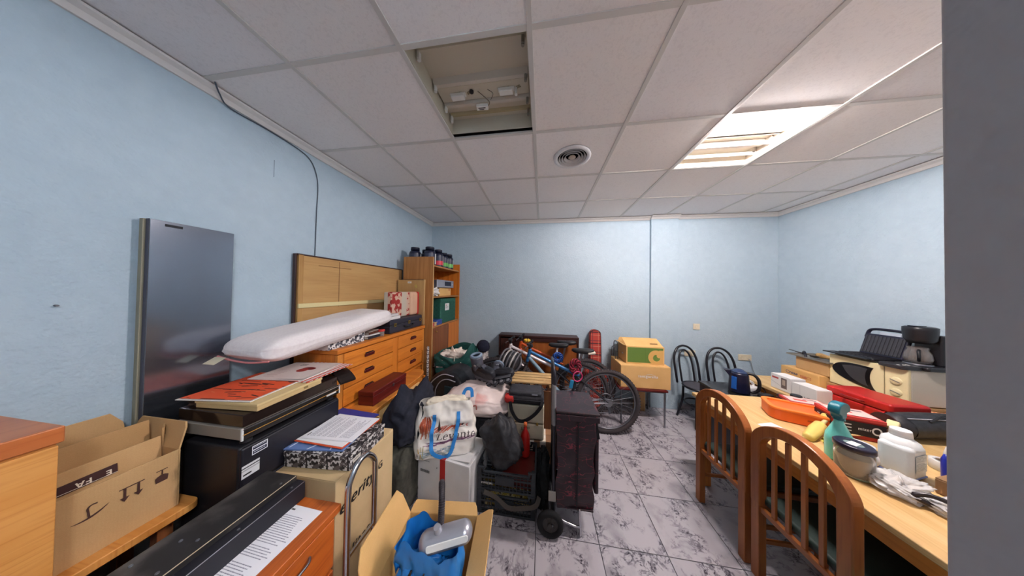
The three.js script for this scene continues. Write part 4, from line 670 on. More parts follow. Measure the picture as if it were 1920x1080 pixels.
single('grey_strap', strip([[-.4, .165, -1.525], [-.3, .14, -1.515], [-.22, .09, -1.51], [-.12, .1, -1.51], [-.02, .13, -1.515], [.0, .16, -1.55]], .03, [0, .2, 1]), mat(0x58524c, .8), 'wide grey strap drooping across the lower plastic crate', 'strap');
// chequered box, cream case, laptop bag and slatted wooden crate
{
  const t = carton('chequered_box', 'brown and white chequered box under the cream case', .4, .352, .18, [-.1, 0, -1.935], 0, mat(0xffffff, .7, { map: tex(64, .1, (u, v) => ((u < .5) ? ((v < .5) ? [226, 214, 196] : [232, 226, 214]) : [142, 104, 74])) }), {});
}
{
  const t = thing('cream_case', 'square cream travel case with embossed script and black laptop bag on top', 'case', [-.125, .355, -1.93]);
  const cm = mat(0xffffff, .6, { map: cardTex([206, 196, 170], 33) }); mesh('lower_shell', B(.315, .135, .17, 0, 0, 0, { r: .012, s: 2 }), cm, t); mesh('lid', B(.315, .155, .17, 0, .138, 0, { r: .012, s: 2 }), cm, t); mesh('seam', B(.312, .004, .168, 0, .1345, 0), mat(0x8a7c64, .6), t);
  print('script', .1, .05, 200, 100, (x) => { x.fillStyle = '#8e8468'; x.font = 'italic bold 64px serif'; x.save(); x.rotate(-.2); x.fillText('Lxus', 4, 80); x.restore(); }, t, [0, .09, .0865], [0, 0, 0], { alpha: true }); for (const s of [-1, 1]) mesh('catch', B(.02, .024, .006, .1 * s, .124, .085, { r: .002 }), BRASS, t);
}
{
  const t = thing('laptop_bag', 'black padded laptop bag lying on the cream case with its strap hanging', 'bag', [-.13, .65, -1.93]);
  mesh('body', B(.32, .075, .2, 0, 0, 0, { r: .03, s: 4 }), BLACKFAB, t); mesh('front_pocket', B(.29, .045, .17, -.005, .062, 0, { r: .022, s: 4 }), fab([30, 30, 36], [56, 56, 62], 17, .6), t); mesh('zip', B(.322, .005, .202, 0, .042, 0, { r: .002 }), mat(0x4a4a50, .4), t); mesh('zip_pull', B(.05, .008, .004, .08, .085, .086, { r: .002 }), SILVER, t);
  mesh('strap', strip([[-.13, .03, .112], [-.11, -.05, .118], [-.06, -.115, .122], [-.01, -.12, .122], [.08, -.06, .12], [.14, .02, .114], [.15, .05, .1]], .028, [0, .1, 1]), BLACKM, t);
}
{
  const t = thing('wooden_crate', 'rough pale wooden slatted crate behind the laptop bag', 'crate', [-.085, -.03, -2.17]);
  reseed(33); for (let i = 0; i < 4; i++) mesh('slat', B(.4, .014, .055, 0, .775 + rnd() * .006, -.105 + i * .07, { r: .002, g: 'x', uo: i * .4, ry: (rnd() - .5) * .03 }), WOOD.raw, t);
  for (const x of [-.18, .0, .18]) mesh('batten', B(.03, .02, .27, x, .755, 0, { r: .002 }), WOOD.raw, t);
  for (const x of [-.175, .175]) for (const z of [-.12, .12]) mesh('leg', B(.04, .725, .03, x, .03, z, { r: .003, g: 'y' }), WOOD.bark, t); mesh('front_slat', B(.1, .7, .014, .13, .03, .145, { r: .003, g: 'y' }), WOOD.bark, t); for (const y of [.1, .38]) mesh('front_slat', B(.39, .07, .012, 0, y, -.145, { r: .002 }), WOOD.raw, t);
}
{ // shopping trolley
  const t = thing('shopping_trolley', 'dark red patterned shopping trolley on two wheels beside the crates', 'shopping trolley', [.1, 0, -1.64]);
  const tr = tex(512, .5, (u, v) => { const f = fb(u, v, 7, 7, 91, 3), l = Math.abs(fb(u, v, 6, 9, 97, 3) - .5); return l < .012 ? [128, 44, 58] : mixc([36, 20, 28], [58, 38, 46], f); }); const tm = mat(0xffffff, .55, { map: tr });
  const tf = (u, v) => { const w = .5; const a = u * 4, k = Math.floor(a) % 4, f = a - Math.floor(a), c = [[-.0, .15], [.26, .13], [.26, -.16], [0, -.16], [-.0, .15]], p = c[k], q = c[k + 1], sag = (vn(u * 9, v * 8, 999, 999, 5) - .5) * .02; return [.015 + p[0] + (q[0] - p[0]) * f - .02 * (1 - v) * (p[0] > .1 ? 1 : 0) + sag, .17 + v * .65, p[1] + (q[1] - p[1]) * f + sag + .02 * v]; };
  mesh('bag', grid(tf, 64, 20), tm, t); mesh('bag_bottom', B(.24, .01, .3, .14, .165, 0), tm, t);
  mesh('top_flap', B(.285, .016, .35, .145, .815, .02, { r: .008, s: 2, rx: -.05 }), mat(0xffffff, .35, { map: tr, color: 0xcfc6c8 }), t); mesh('flap_skirt', B(.275, .035, .004, .145, .785, .196, { r: .001 }), tm, t); mesh('centre_seam', strip([[.155, .8, .172], [.152, .5, .166], [.15, .19, .155]], .008, [0, 0, 1]), BLACKM, t);
  mesh('side_pocket', B(.03, .4, .2, .29, .24, .0, { r: .012, s: 2 }), tm, t); mesh('pocket_flap', B(.05, .2, .004, .285, .62, .1, { rz: .16, r: .001 }), BLACKM, t);
  mesh('frame_tube', T([[.0, .06, .14], [-.005, .5, .14], [-.005, 1.0, .14], [-.01, 1.08, .12], [-.014, 1.11, .06], [-.014, 1.11, -.06], [-.01, 1.08, -.12], [-.005, 1.0, -.14], [0, .5, -.14], [0, .06, -.14]], .0115, { n: 110 }), mat(0x3e3e46, .35, { metalness: .6 }), t);
  mesh('grip', T([[-.008, .98, .14], [-.006, .72, .14]], .0155, { line: 1, n: 8 }), mat(0x8e8c8c, .4), t);
  mesh('foot_bar', T([[0, .12, .14], [.06, .09, .155], [.14, .07, .16], [.17, .07, .16]], .008), CHROME, t); mesh('foot_bar', T([[.17, .17, .15], [.175, .05, .16], [.175, .012, .155]], .008), CHROME, t); mesh('axle', T([[-.01, .088, .2], [-.01, .088, -.2]], .006), STEEL, t); mesh('bracket', B(.05, .07, .006, -.012, .2, .15, { r: .01 }), mat(0xa8a49c, .5), t);
  for (const s of [-1, 1]) { const w = mesh('wheel', place(bp(new THREE.TorusGeometry(.068, .02, 12, 36)), -.025, .088, .19 * s), RUBBER, t); const ds = [C(.05, .05, .014, -.025, .088, .19 * s, { c: 1, rx: Math.PI / 2 }), C(.016, .016, .034, -.025, .088, .19 * s, { c: 1, rx: Math.PI / 2, n: 12 })]; for (let k = 0; k < 5; k++) { const a = k * 1.2566; ds.push(B(.012, .04, .02, -.025 + .03 * Math.cos(a), .088 + .03 * Math.sin(a), .19 * s, { c: 1, r: .003, rz: 0 })); } mesh('wheel_disc', ds, mat(0x3a3634, .6), w); }
}
// ---------- bicycles ----------
function bicycle(label, pos, ry, o) {
  const t = thing('bicycle', label, 'bicycle', pos, ry); t.rotation.order = 'YXZ'; t.rotation.x = o.lean ?? -.05;
  const fm = mat(o.c, .3, { metalness: .2 }), f2 = mat(o.c2 ?? o.c, .3, { metalness: .2 }), R = .365;
  const wheel = (x) => {
    const w = new THREE.Group(); w.name = 'wheel'; w.position.set(x, R, 0); t.add(w);
    const kn = [bp(new THREE.TorusGeometry(R - .026, .025, 12, 72))]; for (let i = 0; i < 72; i++) { const a = i / 72 * Math.PI * 2; for (const s of [-.012, .012]) kn.push(B(.011, .009, .012, Math.cos(a) * (R - .004), Math.sin(a) * (R - .004), s, { c: 1, r: 0, rz: 0 })); }
    mesh('tyre', kn, mat(0x3c3638, .9), w); mesh('rim', place(bp(new THREE.TorusGeometry(R - .058, .011, 8, 64)), 0, 0, 0), o.rim || mat(0x76767c, .35, { metalness: .7 }), w);
    const sp = []; for (let i = 0; i < 28; i++) { const a = i / 28 * Math.PI * 2, b = a + (i % 2 ? .5 : -.5), z = i % 4 < 2 ? .028 : -.028; sp.push(bp(new THREE.TubeGeometry(new THREE.LineCurve3(V(Math.cos(b) * .022, Math.sin(b) * .022, z), V(Math.cos(a) * (R - .062), Math.sin(a) * (R - .062), 0)), 1, .0016, 4))); }
    const q = mesh('spokes', sp, STEEL, w); q.userData.kind = 'stuff'; mesh('hub', C(.02, .02, .09, 0, 0, 0, { c: 1, rx: Math.PI / 2 }), GREYM, w); mesh('brake_disc', place(bp(new THREE.TorusGeometry(.07, .006, 6, 32)), 0, 0, -.035), STEEL, w);
  };
  wheel(0); wheel(-1.1);
  const tube = (n, a, b, r, m = fm) => mesh(n, T([a, b], r, { line: 1, n: 4, m: 12 }), m, t);
  const hd = [-.905, .91, 0], hb = [-.935, .78, 0], bb = [-.43, .3, 0], st = [-.335, .66, 0], sa = [-.285, .9, 0];
  tube('head_tube', hd, hb, .022); tube('top_tube', [-.895, .885, 0], [-.33, .64, 0], .019); tube('down_tube', [-.92, .82, 0], bb, .023, f2); tube('seat_tube', bb, st, .017, mat(0x2c2c32, .4)); tube('seat_post', st, sa, .014, o.post || STEEL);
  for (const s of [-1, 1]) { tube('seat_stay', [-.335, .62, .02 * s], [0, R, .05 * s], .009, mat(0x1f1f26, .4)); tube('chain_stay', [bb[0], bb[1], .02 * s], [0, R, .05 * s], .009, mat(0x9a9aa2, .35)); tube('fork_blade', [-.945, .74, .05 * s], [-1.1, R, .05 * s], .015, mat(0x5a504c, .4)); }
  mesh('fork_crown', B(.04, .03, .13, -.945, .73, 0, { r: .01 }), BLACK, t);
  mesh('saddle', place(soft(.26, .06, .14, { seed: 2, a: .004, n: 28, e: .7, flat: 0, fn: (x, y, z, ux) => [x, y + .012 * ux * ux, z * (ux < 0 ? .38 + .3 * (1 + ux) : .68 + .32 * ux)] }), -.275, .895, 0), mat(0x17171b, .4), t); if (o.tail) mesh('saddle_tail', B(.09, .03, .12, -.18, .9, 0, { r: .012, s: 2, rz: .15 }), mat(0xcfc6b4, .5), t);
  mesh('handlebar', T([[-.885, .99, -.16], [-.9, .985, -.08], [-.93, .97, 0], [-.9, .985, .08], [-.885, .99, .16]], .0125), BLACK, t); mesh('stem', T([hd, [-.915, .96, 0], [-.93, .972, 0]], .017), BLACK, t); for (const s of [-1, 1]) { mesh('grip', T([[-.888, .99, .1 * s], [-.884, .99, .172 * s]], .018, { line: 1, n: 4 }), RUBBER, t); mesh('brake_lever', T([[-.93, .97, .09 * s], [-.955, .96, .12 * s], [-.95, .955, .16 * s]], .005), GREYM, t); }
  mesh('chainring', place(bp(new THREE.TorusGeometry(.075, .006, 6, 36)), bb[0], bb[1], .045), GREYM, t); mesh('crank', [T([[bb[0], bb[1], .06], [bb[0] + .12, bb[1] - .12, .07]], .009), T([[bb[0], bb[1], -.06], [bb[0] - .12, bb[1] + .12, -.07]], .009)], GREYM, t); for (const s of [-1, 1]) mesh('pedal', B(.09, .02, .06, bb[0] + .12 * s, bb[1] - .12 * s, .095 * s, { c: 1, r: .004 }), BLACK, t);
  mesh('chain', T([[bb[0], bb[1] + .075, .045], [0, R + .04, .045], [.03, R, .045], [.02, R - .1, .045], [bb[0], bb[1] - .075, .045]], .004, { n: 50 }), GREYM, t); mesh('cassette', C(.045, .03, .03, 0, R, .04, { c: 1, rx: Math.PI / 2 }), STEEL, t); mesh('derailleur', B(.03, .1, .012, .02, R - .12, .045, { r: .005, rz: .2 }), GREYM, t);
  mesh('brake_hose', T([[-.94, .97, .1], [-1.0, .92, .06], [-.97, .84, .03], [-.9, .84, .03]], .0025), BLACK, t); return t;
}
bicycle('front mountain bike with a blue frame and pale saddle tail', [.77, 0, -2.6], .02, { c: 0x2a6ea4, c2: 0x8aa6b6, tail: 1 });
bicycle('white framed bicycle between the blue bike and the orange bike', [.5, 0, -2.81], .02, { c: 0xe6dcdc, post: mat(0xe4e4e6, .2) });
bicycle('rear bicycle with an orange red frame nearest the dark sideboard', [.62, 0, -2.97], .0, { c: 0xc2501e, c2: 0xb8441c });
{
  const t = thing('bike_helmet', 'grey vented cycling helmet hanging from the handlebar', 'helmet', [-.34, .83, -2.36]); t.rotation.set(.7, 1.2, .1); mesh('shell', place(bp(new THREE.SphereGeometry(.118, 28, 12, 0, Math.PI * 2, 0, Math.PI / 2)), 0, 0, 0, { sx: 1.08, sz: .86 }), mat(0x26262a, .4, { side: THREE.DoubleSide }), t);
  const rb = (a) => { const p = []; for (let i = 0; i <= 10; i++) { const q = i / 10 * Math.PI; p.push([Math.cos(q) * .13, Math.sin(q) * .125 * (1 - .12 * Math.abs(a) * 4), a * (1 + .0 * i) * (1 + Math.sin(q) * .25)]); } return T(p, .01, { m: 8 }); };
  for (const a of [-.07, -.035, 0, .035, .07]) mesh('shell_rib', rb(a), mat(Math.abs(a) === .035 ? 0xa8a4a2 : 0x5c5a5e, .3), t); mesh('rim_band', place(bp(new THREE.TorusGeometry(.115, .014, 8, 28)), 0, .005, 0, { rx: Math.PI / 2, sx: 1.14, sz: .9 }), mat(0x3c3a40, .35), t); mesh('chin_strap', T([[-.07, 0, .07], [-.03, -.1, .03], [.03, -.11, .02], [.07, 0, -.06]], .004), BLACK, t); mesh('padding', soft(.2, .06, .14, { seed: 8, a: .01, n: 20 }), BLACKM, t);
}
{ const t = thing('bike_bell', 'small yellow flower shaped bell on the handlebars', 'bell', [-.17, 1.02, -2.56]); mesh('petals', [...Array(6)].map((_, i) => S(.016, .026 * Math.cos(i * 1.047), 0.02, .026 * Math.sin(i * 1.047), { n: 10, m: 8 })), mat(0xd8b030, .5), t); mesh('centre', C(.014, .014, .03, 0, 0, 0), mat(0x8a6c20, .5), t); }
const coil = (n, r, pitch, rr, turns) => { const p = []; for (let i = 0; i <= turns * 10; i++) { const a = i / 10 * Math.PI * 2; p.push([Math.cos(a) * r, Math.sin(a) * r, i / 10 * pitch]); } return T(p, rr, { n: turns * 16, m: 6 }); };
single('cable_lock', place(bp(new THREE.TorusKnotGeometry(.042, .0085, 160, 6, 5, 9)), 0, 0, 0), mat(0x1f4a94, .35), 'bright blue coiled cable lock hanging on the bicycles', 'lock', [.21, .8, -2.74]);
single('cable_lock', place(bp(new THREE.TorusKnotGeometry(.045, .0075, 160, 6, 4, 9)), 0, 0, 0, { sy: 1.3 }), mat(0x8c1c34, .35), 'dark red coiled cable lock under the pale saddle tail', 'lock', [.4, .76, -2.57]);
single('pink_ring', place(bp(new THREE.TorusGeometry(.055, .007, 8, 32)), 0, 0, 0), mat(0xc8386c, .4), 'pink loop of cable hanging under the dark red lock', 'lock', [.42, .66, -2.53], .3);
single('blue_tag', B(.03, .07, .006, 0, 0, 0, { r: .003, rz: -.2 }), mat(0x2c9ac8, .5), 'small light blue tag behind the trolley lid', 'tag', [.25, .82, -1.85]);
// ---------- back wall: sideboard, tartan case, small table, cartons ----------
{
  const t = thing('sideboard', 'dark wooden sideboard with brown front panel behind the bicycles', 'sideboard', [-.05, 0, -3.238]);
  mesh('top', B(1.17, .03, .2, 0, .945, -.0, { r: .004 }), WOOD.dark, t); mesh('carcass', [B(.02, .945, .19, -.575, 0, 0), B(.02, .945, .19, .575, 0, 0), B(1.14, .93, .01, 0, .01, -.085), B(1.14, .02, .18, 0, .02, 0)], WOOD.dark, t);
  mesh('door', B(.3, .87, .016, -.41, .05, .082, { r: .003 }), WOOD.dark, t); mesh('panel', B(.82, .87, .012, .155, .05, .068, { r: .002 }), WOOD.chair, t); mesh('frame_rail', B(.84, .05, .02, .155, .89, .085, { r: .003 }), WOOD.dark, t); mesh('price_tag', B(.04, .05, .002, -.4, .78, .0915, { r: .0004 }), mat(0xc8b470, .7), t);
}
{
  const t = thing('guitar_bag', 'red tartan guitar bag standing on the back wall with its neck up', 'guitar bag', [.775, 0, -3.19]); t.rotation.order = 'YXZ'; t.rotation.x = -.05;
  const pl = tex(256, .16, (u, v) => { let c = [172, 60, 50]; const b = (q, a, w) => Math.abs(q - a) < w; if (b(u, .5, .05) || b(v, .5, .05)) c = mixc(c, [40, 26, 34], .75); if (b(u, .25, .015) || b(v, .25, .015)) c = mixc(c, [214, 190, 150], .6); if (b(u, .75, .03) || b(v, .75, .03)) c = mixc(c, [60, 40, 60], .5); return c; });
  const s = new THREE.Shape(); s.moveTo(-.06, 1.0); s.quadraticCurveTo(-.06, 1.06, 0, 1.06); s.quadraticCurveTo(.06, 1.06, .06, 1.0); s.lineTo(.07, .52); s.quadraticCurveTo(.17, .47, .165, .38); s.quadraticCurveTo(.14, .31, .2, .2); s.quadraticCurveTo(.22, .02, 0, 0); s.quadraticCurveTo(-.22, .02, -.2, .2); s.quadraticCurveTo(-.14, .31, -.165, .38); s.quadraticCurveTo(-.17, .47, -.07, .52);
  mesh('bag', E(s, .07, { b: .014, bs: 3, z: -.045, y: .014, cs: 12 }), mat(0xffffff, .85, { map: pl }), t); mesh('binding', T([[-.07, .54, .04], [-.072, 1.0, .04], [-.05, 1.07, .04], [0, 1.088, .04], [.05, 1.07, .04], [.072, 1.0, .04], [.078, .54, .04]], .005), mat(0x401a1c, .6), t);
}
{
  const t = thing('side_table', 'small brown table with thin metal legs under the stacked cartons', 'table', [1.25, 0, -3.04]);
  mesh('top', B(.56, .022, .46, 0, .428, 0, { r: .003 }), WOOD.redbrown, t); mesh('under_frame', [B(.52, .02, .012, 0, .408, .2), B(.52, .02, .012, 0, .408, -.2), B(.012, .02, .4, .25, .408, 0), B(.012, .02, .4, -.25, .408, 0)], GREYM, t);
  for (const [x, z] of [[.25, .21], [-.25, .21], [.25, -.21], [-.25, -.21]]) mesh('leg', C(.011, .009, .425, x, 0, z, { n: 12 }), x > 0 && z > 0 ? STEEL : GREYM, t);
}
{
  const t = carton('wide_carton', 'large tan carton with white printed name on the small metal legged table', .575, .272, .39, [1.285, .452, -3.035], 0, CARD.b, {}); mesh('sagging_edge', B(.575, .002, .12, 0, .2715, .13, { r: .0005, rx: .02 }), CARD.b, t);
  print('printed_name', .235, .07, 400, 120, (x) => { x.fillStyle = '#f0e8dc'; x.font = 'bold 72px sans-serif'; x.fillText('tontgorella', 4, 90); x.strokeStyle = '#f0e8dc'; x.lineWidth = 5; x.beginPath(); x.moveTo(150, 40); x.quadraticCurveTo(230, -6, 320, 34); x.stroke(); }, t, [.03, .15, .1965], [0, 0, 0], { alpha: true });
}
{
  const t = openCarton('printed_carton', 'open carton with a green printed panel on top of the wide tan carton', .45, .225, .3, [1.31, .727, -3.06], 0, CARD.b, [['b', .05, .2]]);
  mesh('flap', B(.44, .004, .19, 0, .255, .055, { r: .001, rx: .42 }), CARD.b, t); mesh('handle_slot', B(.09, .003, .014, .13, .247, .085, { rx: .42, r: .001 }), mat(0x6a4c2c, .9), t); mesh('side_flap', B(.06, .004, .26, -.24, .228, 0, { r: .001, rz: -.3 }), CARD.b, t);
  print('green_print', .42, .19, 630, 285, (x, w, h) => { fill(x, '#5e7c34', 0, 0, w, h); x.fillStyle = '#d6a860'; x.beginPath(); x.arc(505, 175, 135, 0, 7); x.fill(); x.fillRect(560, 40, 70, 245); x.fillStyle = '#5e7c34'; x.beginPath(); x.arc(515, 185, 62, 0, 7); x.fill(); x.fillStyle = '#d6a860'; x.beginPath(); x.arc(560, 140, 44, 0, 7); x.fill(); x.fillRect(505, 100, 40, 26); fill(x, '#4e6c2c', 318, 0, 3, h); }, t, [0, .115, .1512], [0, 0, 0]);
  print('side_mark', .06, .04, 60, 40, (x) => { x.fillStyle = '#e8dcc8'; x.fillRect(4, 10, 50, 18); }, t, [-.2262, .1, .03], [0, -Math.PI / 2, 0], { alpha: true });
}
{ const t = thing('wire_rack', 'grey wire rack standing between wall and printed carton', 'rack', [1.04, .727, -3.16]); mesh('hoop', T([[0, 0, -.08], [0, .18, -.08], [0, .22, -.04], [0, .22, .04], [0, .18, .08], [0, 0, .08]], .006), GREYM, t); mesh('hoop', T([[-.03, 0, -.08], [-.03, .12, -.07], [-.03, .15, 0], [-.03, .12, .07], [-.03, 0, .08]], .005), GREYM, t); mesh('cross_wire', T([[-.03, .1, .07], [0, .1, .08]], .004), GREYM, t); }
{ const t = thing('cardboard_tube', 'tan cardboard panel standing on end under the small table', 'panel', [1.36, 0, -3.2]); mesh('panel', B(.13, .4, .05, 0, 0, 0, { r: .004 }), CARD.c, t); mesh('edge_strip', B(.012, .4, .052, .07, 0, 0, { r: .002 }), CARD.pale, t); }

// ---------- right side: tables, chairs, kitchen things ----------
{
  const t = thing('bentwood_chair', 'left black bentwood chair standing against the back wall', 'chair', [1.985, 0, -3.01], .12, 'bentwood chairs along the back wall'), m = mat(0x14141e, .3);
  const loop = (w, h, y0, r, z0) => { const p = []; for (let i = 0; i <= 24; i++) { const a = i / 24 * Math.PI; p.push([-Math.cos(a) * w * (.8 + .2 * Math.sin(a)), y0 + Math.pow(Math.sin(a), .62) * h, z0 - Math.pow(Math.sin(a), .7) * h * .22]); } return T(p, r, { n: 80, m: 10 }); };
  mesh('back_hoop', loop(.19, .46, .45, .0135, -.15), m, t); mesh('inner_hoop', loop(.105, .4, .455, .011, -.155), m, t);
  mesh('seat_ring', place(bp(new THREE.TorusGeometry(.155, .014, 10, 40)), 0, .452, 0, { rx: Math.PI / 2 }), m, t); mesh('seat', C(.15, .15, .012, 0, .448, 0, { n: 36 }), mat(0x3e3e46, .55), t); mesh('leg_ring', place(bp(new THREE.TorusGeometry(.138, .009, 8, 36)), 0, .24, 0, { rx: Math.PI / 2 }), m, t);
  for (const [x, z] of [[1, 1], [-1, 1], [1, -1], [-1, -1]]) mesh('leg', T([[x * .105, .44, z * .105], [x * .115, .24, z * .11], [x * .15, .01, z * .15]], .013), m, t);
  copy(t, 'right black bentwood chair overlapping the left one at the back wall', [2.33, 0, -2.965], -.1);
}
{
  const t = thing('dining_table', 'long pale wooden dining table covered with kitchen things', 'table', [1.77, 0, -1.3]);
  mesh('top', B(.84, .03, 1.66, 0, .72, 0, { r: .006, s: 2, g: 'z' }), WOOD.table, t); mesh('edge_band', B(.8, .012, 1.62, 0, .708, 0, { r: .002 }), WOOD.brown, t);
  mesh('apron', B(.02, .085, 1.5, -.36, .624, 0, { r: .002, g: 'z' }), WOOD.honey, t); mesh('apron', B(.02, .085, 1.5, .36, .624, 0, { r: .002, g: 'z' }), WOOD.honey, t); for (const z of [-.76, .76]) mesh('apron', B(.7, .085, .02, 0, .624, z, { r: .002 }), WOOD.honey, t);
  for (const x of [-.36, .36]) for (const z of [-.77, .77]) mesh('leg', B(.07, .71, .07, x, 0, z, { r: .006, g: 'y' }), WOOD.honey, t);
}
{
  const t = thing('dining_chair', 'wooden slat back dining chair at the far end of the table side', 'chair', [1.265, 0, -1.706], 0, 'dining chairs along the table');
  const W = WOOD.chair, s = new THREE.Shape(); s.moveTo(-.205, .43); s.lineTo(-.205, .79); s.bezierCurveTo(-.2, .845, -.12, .93, 0, .932); s.bezierCurveTo(.12, .93, .2, .845, .205, .79); s.lineTo(.205, .43); s.lineTo(.165, .43); s.lineTo(.165, .775); s.bezierCurveTo(.155, .82, .1, .885, 0, .887); s.bezierCurveTo(-.1, .885, -.155, .82, -.165, .775); s.lineTo(-.165, .43);
  mesh('back_frame', E(s, .032, { b: .005, bs: 2, cs: 14, ry: Math.PI / 2, x: -.016, g: 'y' }), W, t);
  for (const z of [-.1, -.034, .034, .1]) mesh('slat', B(.014, .47, .02, 0, .4, z, { r: .003, g: 'y' }), W, t);
  mesh('back_rail', B(.024, .03, .34, 0, .39, 0, { r: .004, g: 'z' }), W, t);
  for (const z of [-.185, .185]) { mesh('leg', B(.042, .44, .046, 0, 0, z, { r: .005, g: 'y' }), W, t); mesh('leg', B(.038, .42, .038, .4, 0, z * .98, { r: .005, g: 'y' }), W, t); mesh('seat_rail', B(.38, .045, .022, .2, .385, z * .98, { r: .003 }), W, t); mesh('stretcher', B(.37, .022, .016, .2, .2, z * .98, { r: .003 }), W, t); }
  mesh('front_rail', B(.022, .045, .36, .4, .385, 0, { r: .003, g: 'z' }), W, t); mesh('stretcher', B(.016, .022, .36, .2, .2, 0, { r: .003, g: 'z' }), W, t);
  mesh('seat', B(.4, .045, .37, .21, .428, 0, { r: .018, s: 3 }), mat(0x24332f, .42), t);
  copy(t, 'wooden slat back dining chair nearest the camera', [1.268, 0, -1.256], 0);
}
{
  const t = thing('laundry_basket', 'turquoise plastic basket rim at the bottom edge near the front chair', 'basket', [1.13, 0, -.88]); const m = mat(0x2bb8ac, .45);
  mesh('body', grid(toteFn(.2, .26, .25, .33, .44, () => 0, 3), 40, 6), mat(0x2bb8ac, .45, { side: THREE.DoubleSide }), t); mesh('rim', E((() => { const s = rrect(.275, .355, .05); s.holes.push(rrect(.235, .315, .04)); return s; })(), .014, { b: .003, rx: -Math.PI / 2, y: .435 }), m, t); mesh('bottom', B(.2, .008, .26, 0, 0, 0), m, t);
}
{
  const t = thing('kitchen_table', 'second pale table along the right wall carrying the microwave and boxes', 'table', [2.68, 0, -1.98]);
  mesh('top', B(.88, .03, 1.62, 0, .69, 0, { r: .004, g: 'z' }), WOOD.table, t); for (const s of [-1, 1]) { mesh('apron', B(.02, .08, 1.5, .4 * s, .61, 0, { r: .002, g: 'z' }), WOOD.honey, t); mesh('apron', B(.78, .08, .02, 0, .61, .74 * s, { r: .002 }), WOOD.honey, t); for (const q of [-1, 1]) mesh('leg', B(.06, .69, .06, .39 * s, 0, .75 * q, { r: .005, g: 'y' }), WOOD.honey, t); }
}
{
  const t = thing('microwave', 'cream microwave oven with black oval window against the right wall', 'microwave', [2.975, .79, -2.283]);
  const cm = mat(0xe8dcae, .4); mesh('case', B(.31, .275, .452, .01, .004, 0, { r: .008, s: 2 }), mat(0xc9c2b2, .45), t);
  mesh('door', B(.022, .277, .335, -.153, .003, -.058, { r: .006 }), cm, t); mesh('control_panel', B(.022, .277, .115, -.153, .003, .169, { r: .006 }), cm, t);
  const s = new THREE.Shape(); s.moveTo(-.14, .02); s.bezierCurveTo(-.12, .1, 0, .1, .115, .092); s.bezierCurveTo(.085, .04, .085, -.05, .13, -.1); s.bezierCurveTo(.02, -.085, -.13, -.06, -.14, .02);
  mesh('window', E(s, .004, { b: .001, ry: -Math.PI / 2, x: -.1645, y: .14, z: -.06, cs: 20 }), mat(0x141014, .12), t); const in2 = mesh('inner_pane', E((() => { const q = new THREE.Shape(); q.moveTo(-.07, .06); q.bezierCurveTo(0, .085, .06, .08, .085, .075); q.bezierCurveTo(.065, .03, .065, -.04, .09, -.075); q.bezierCurveTo(.0, -.06, -.04, -.02, -.07, .06); return q; })(), .002, { b: .0005, ry: -Math.PI / 2, x: -.1685, y: .14, z: -.06 }), mat(0x3a3a3e, .2), t);
  for (const y of [.175, .085]) { const k = mesh('knob', L([[0, .012], [.026, .012], [.03, 0]], -.164, y, .172, { rz: Math.PI / 2 }), cm, t); mesh('pointer', B(.004, .007, .05, -.177, y - .003, .172, { r: .002, rx: .3 }), mat(0x8a8478, .4), k); }
  mesh('hinge_line', B(.002, .27, .003, -.1645, .006, .112, { r: 0 }), mat(0x9a9070, .6), t); for (const z of [-.2, .2]) for (const x of [-.12, .12]) mesh('foot', C(.014, .014, .006, x, 0, z), BLACK, t);
}
carton('riser_carton', 'flat brown carton lifting the microwave off the table top', .34, .068, .47, [2.965, .721, -2.283], 0, CARD.c, {});
{
  const t = thing('contact_grill', 'black sandwich grill standing open on the microwave', 'grill', [2.93, 1.069, -2.345]); const m = mat(0x17171c, .35);
  mesh('base', B(.24, .03, .25, -.01, .006, 0, { r: .012, s: 2 }), m, t); mesh('lower_plate', [B(.2, .006, .22, -.01, .034, 0), ...[...Array(9)].map((_, i) => B(.2, .006, .006, -.01, .038, -.1 + i * .025, { r: .001 }))], mat(0x2a2a30, .4), t);
  const lid = new THREE.Group(); lid.name = 'lid'; lid.position.set(.0, .05, -.0); lid.rotation.z = -.3; t.add(lid); mesh('lid_shell', B(.03, .2, .25, .07, 0, .01, { r: .014, s: 3 }), mat(0x1b1b30, .3), lid); mesh('ridged_plate', [B(.006, .16, .22, .053, .02, .01), ...[...Array(10)].map((_, i) => B(.006, .16, .007, .049, .02, -.09 + i * .0215, { r: .001 }))], mat(0x34343a, .45), lid); mesh('handle', T([[.07, .17, -.11], [.06, .235, -.09], [.055, .245, 0], [.06, .235, .1], [.07, .17, .12]], .012), mat(0x16162a, .3), lid); mesh('pale_inset', B(.012, .03, .12, .07, .195, .02, { r: .004 }), mat(0xaeb8c4, .3), lid);
  for (const [x, z] of [[-.1, .1], [-.1, -.1], [.09, .1], [.09, -.1]]) mesh('foot', C(.012, .012, .008, x, -.0, z), RUBBER, t); mesh('front_tray', B(.1, .01, .28, -.12, .02, -.03, { r: .004 }), m, t);
}
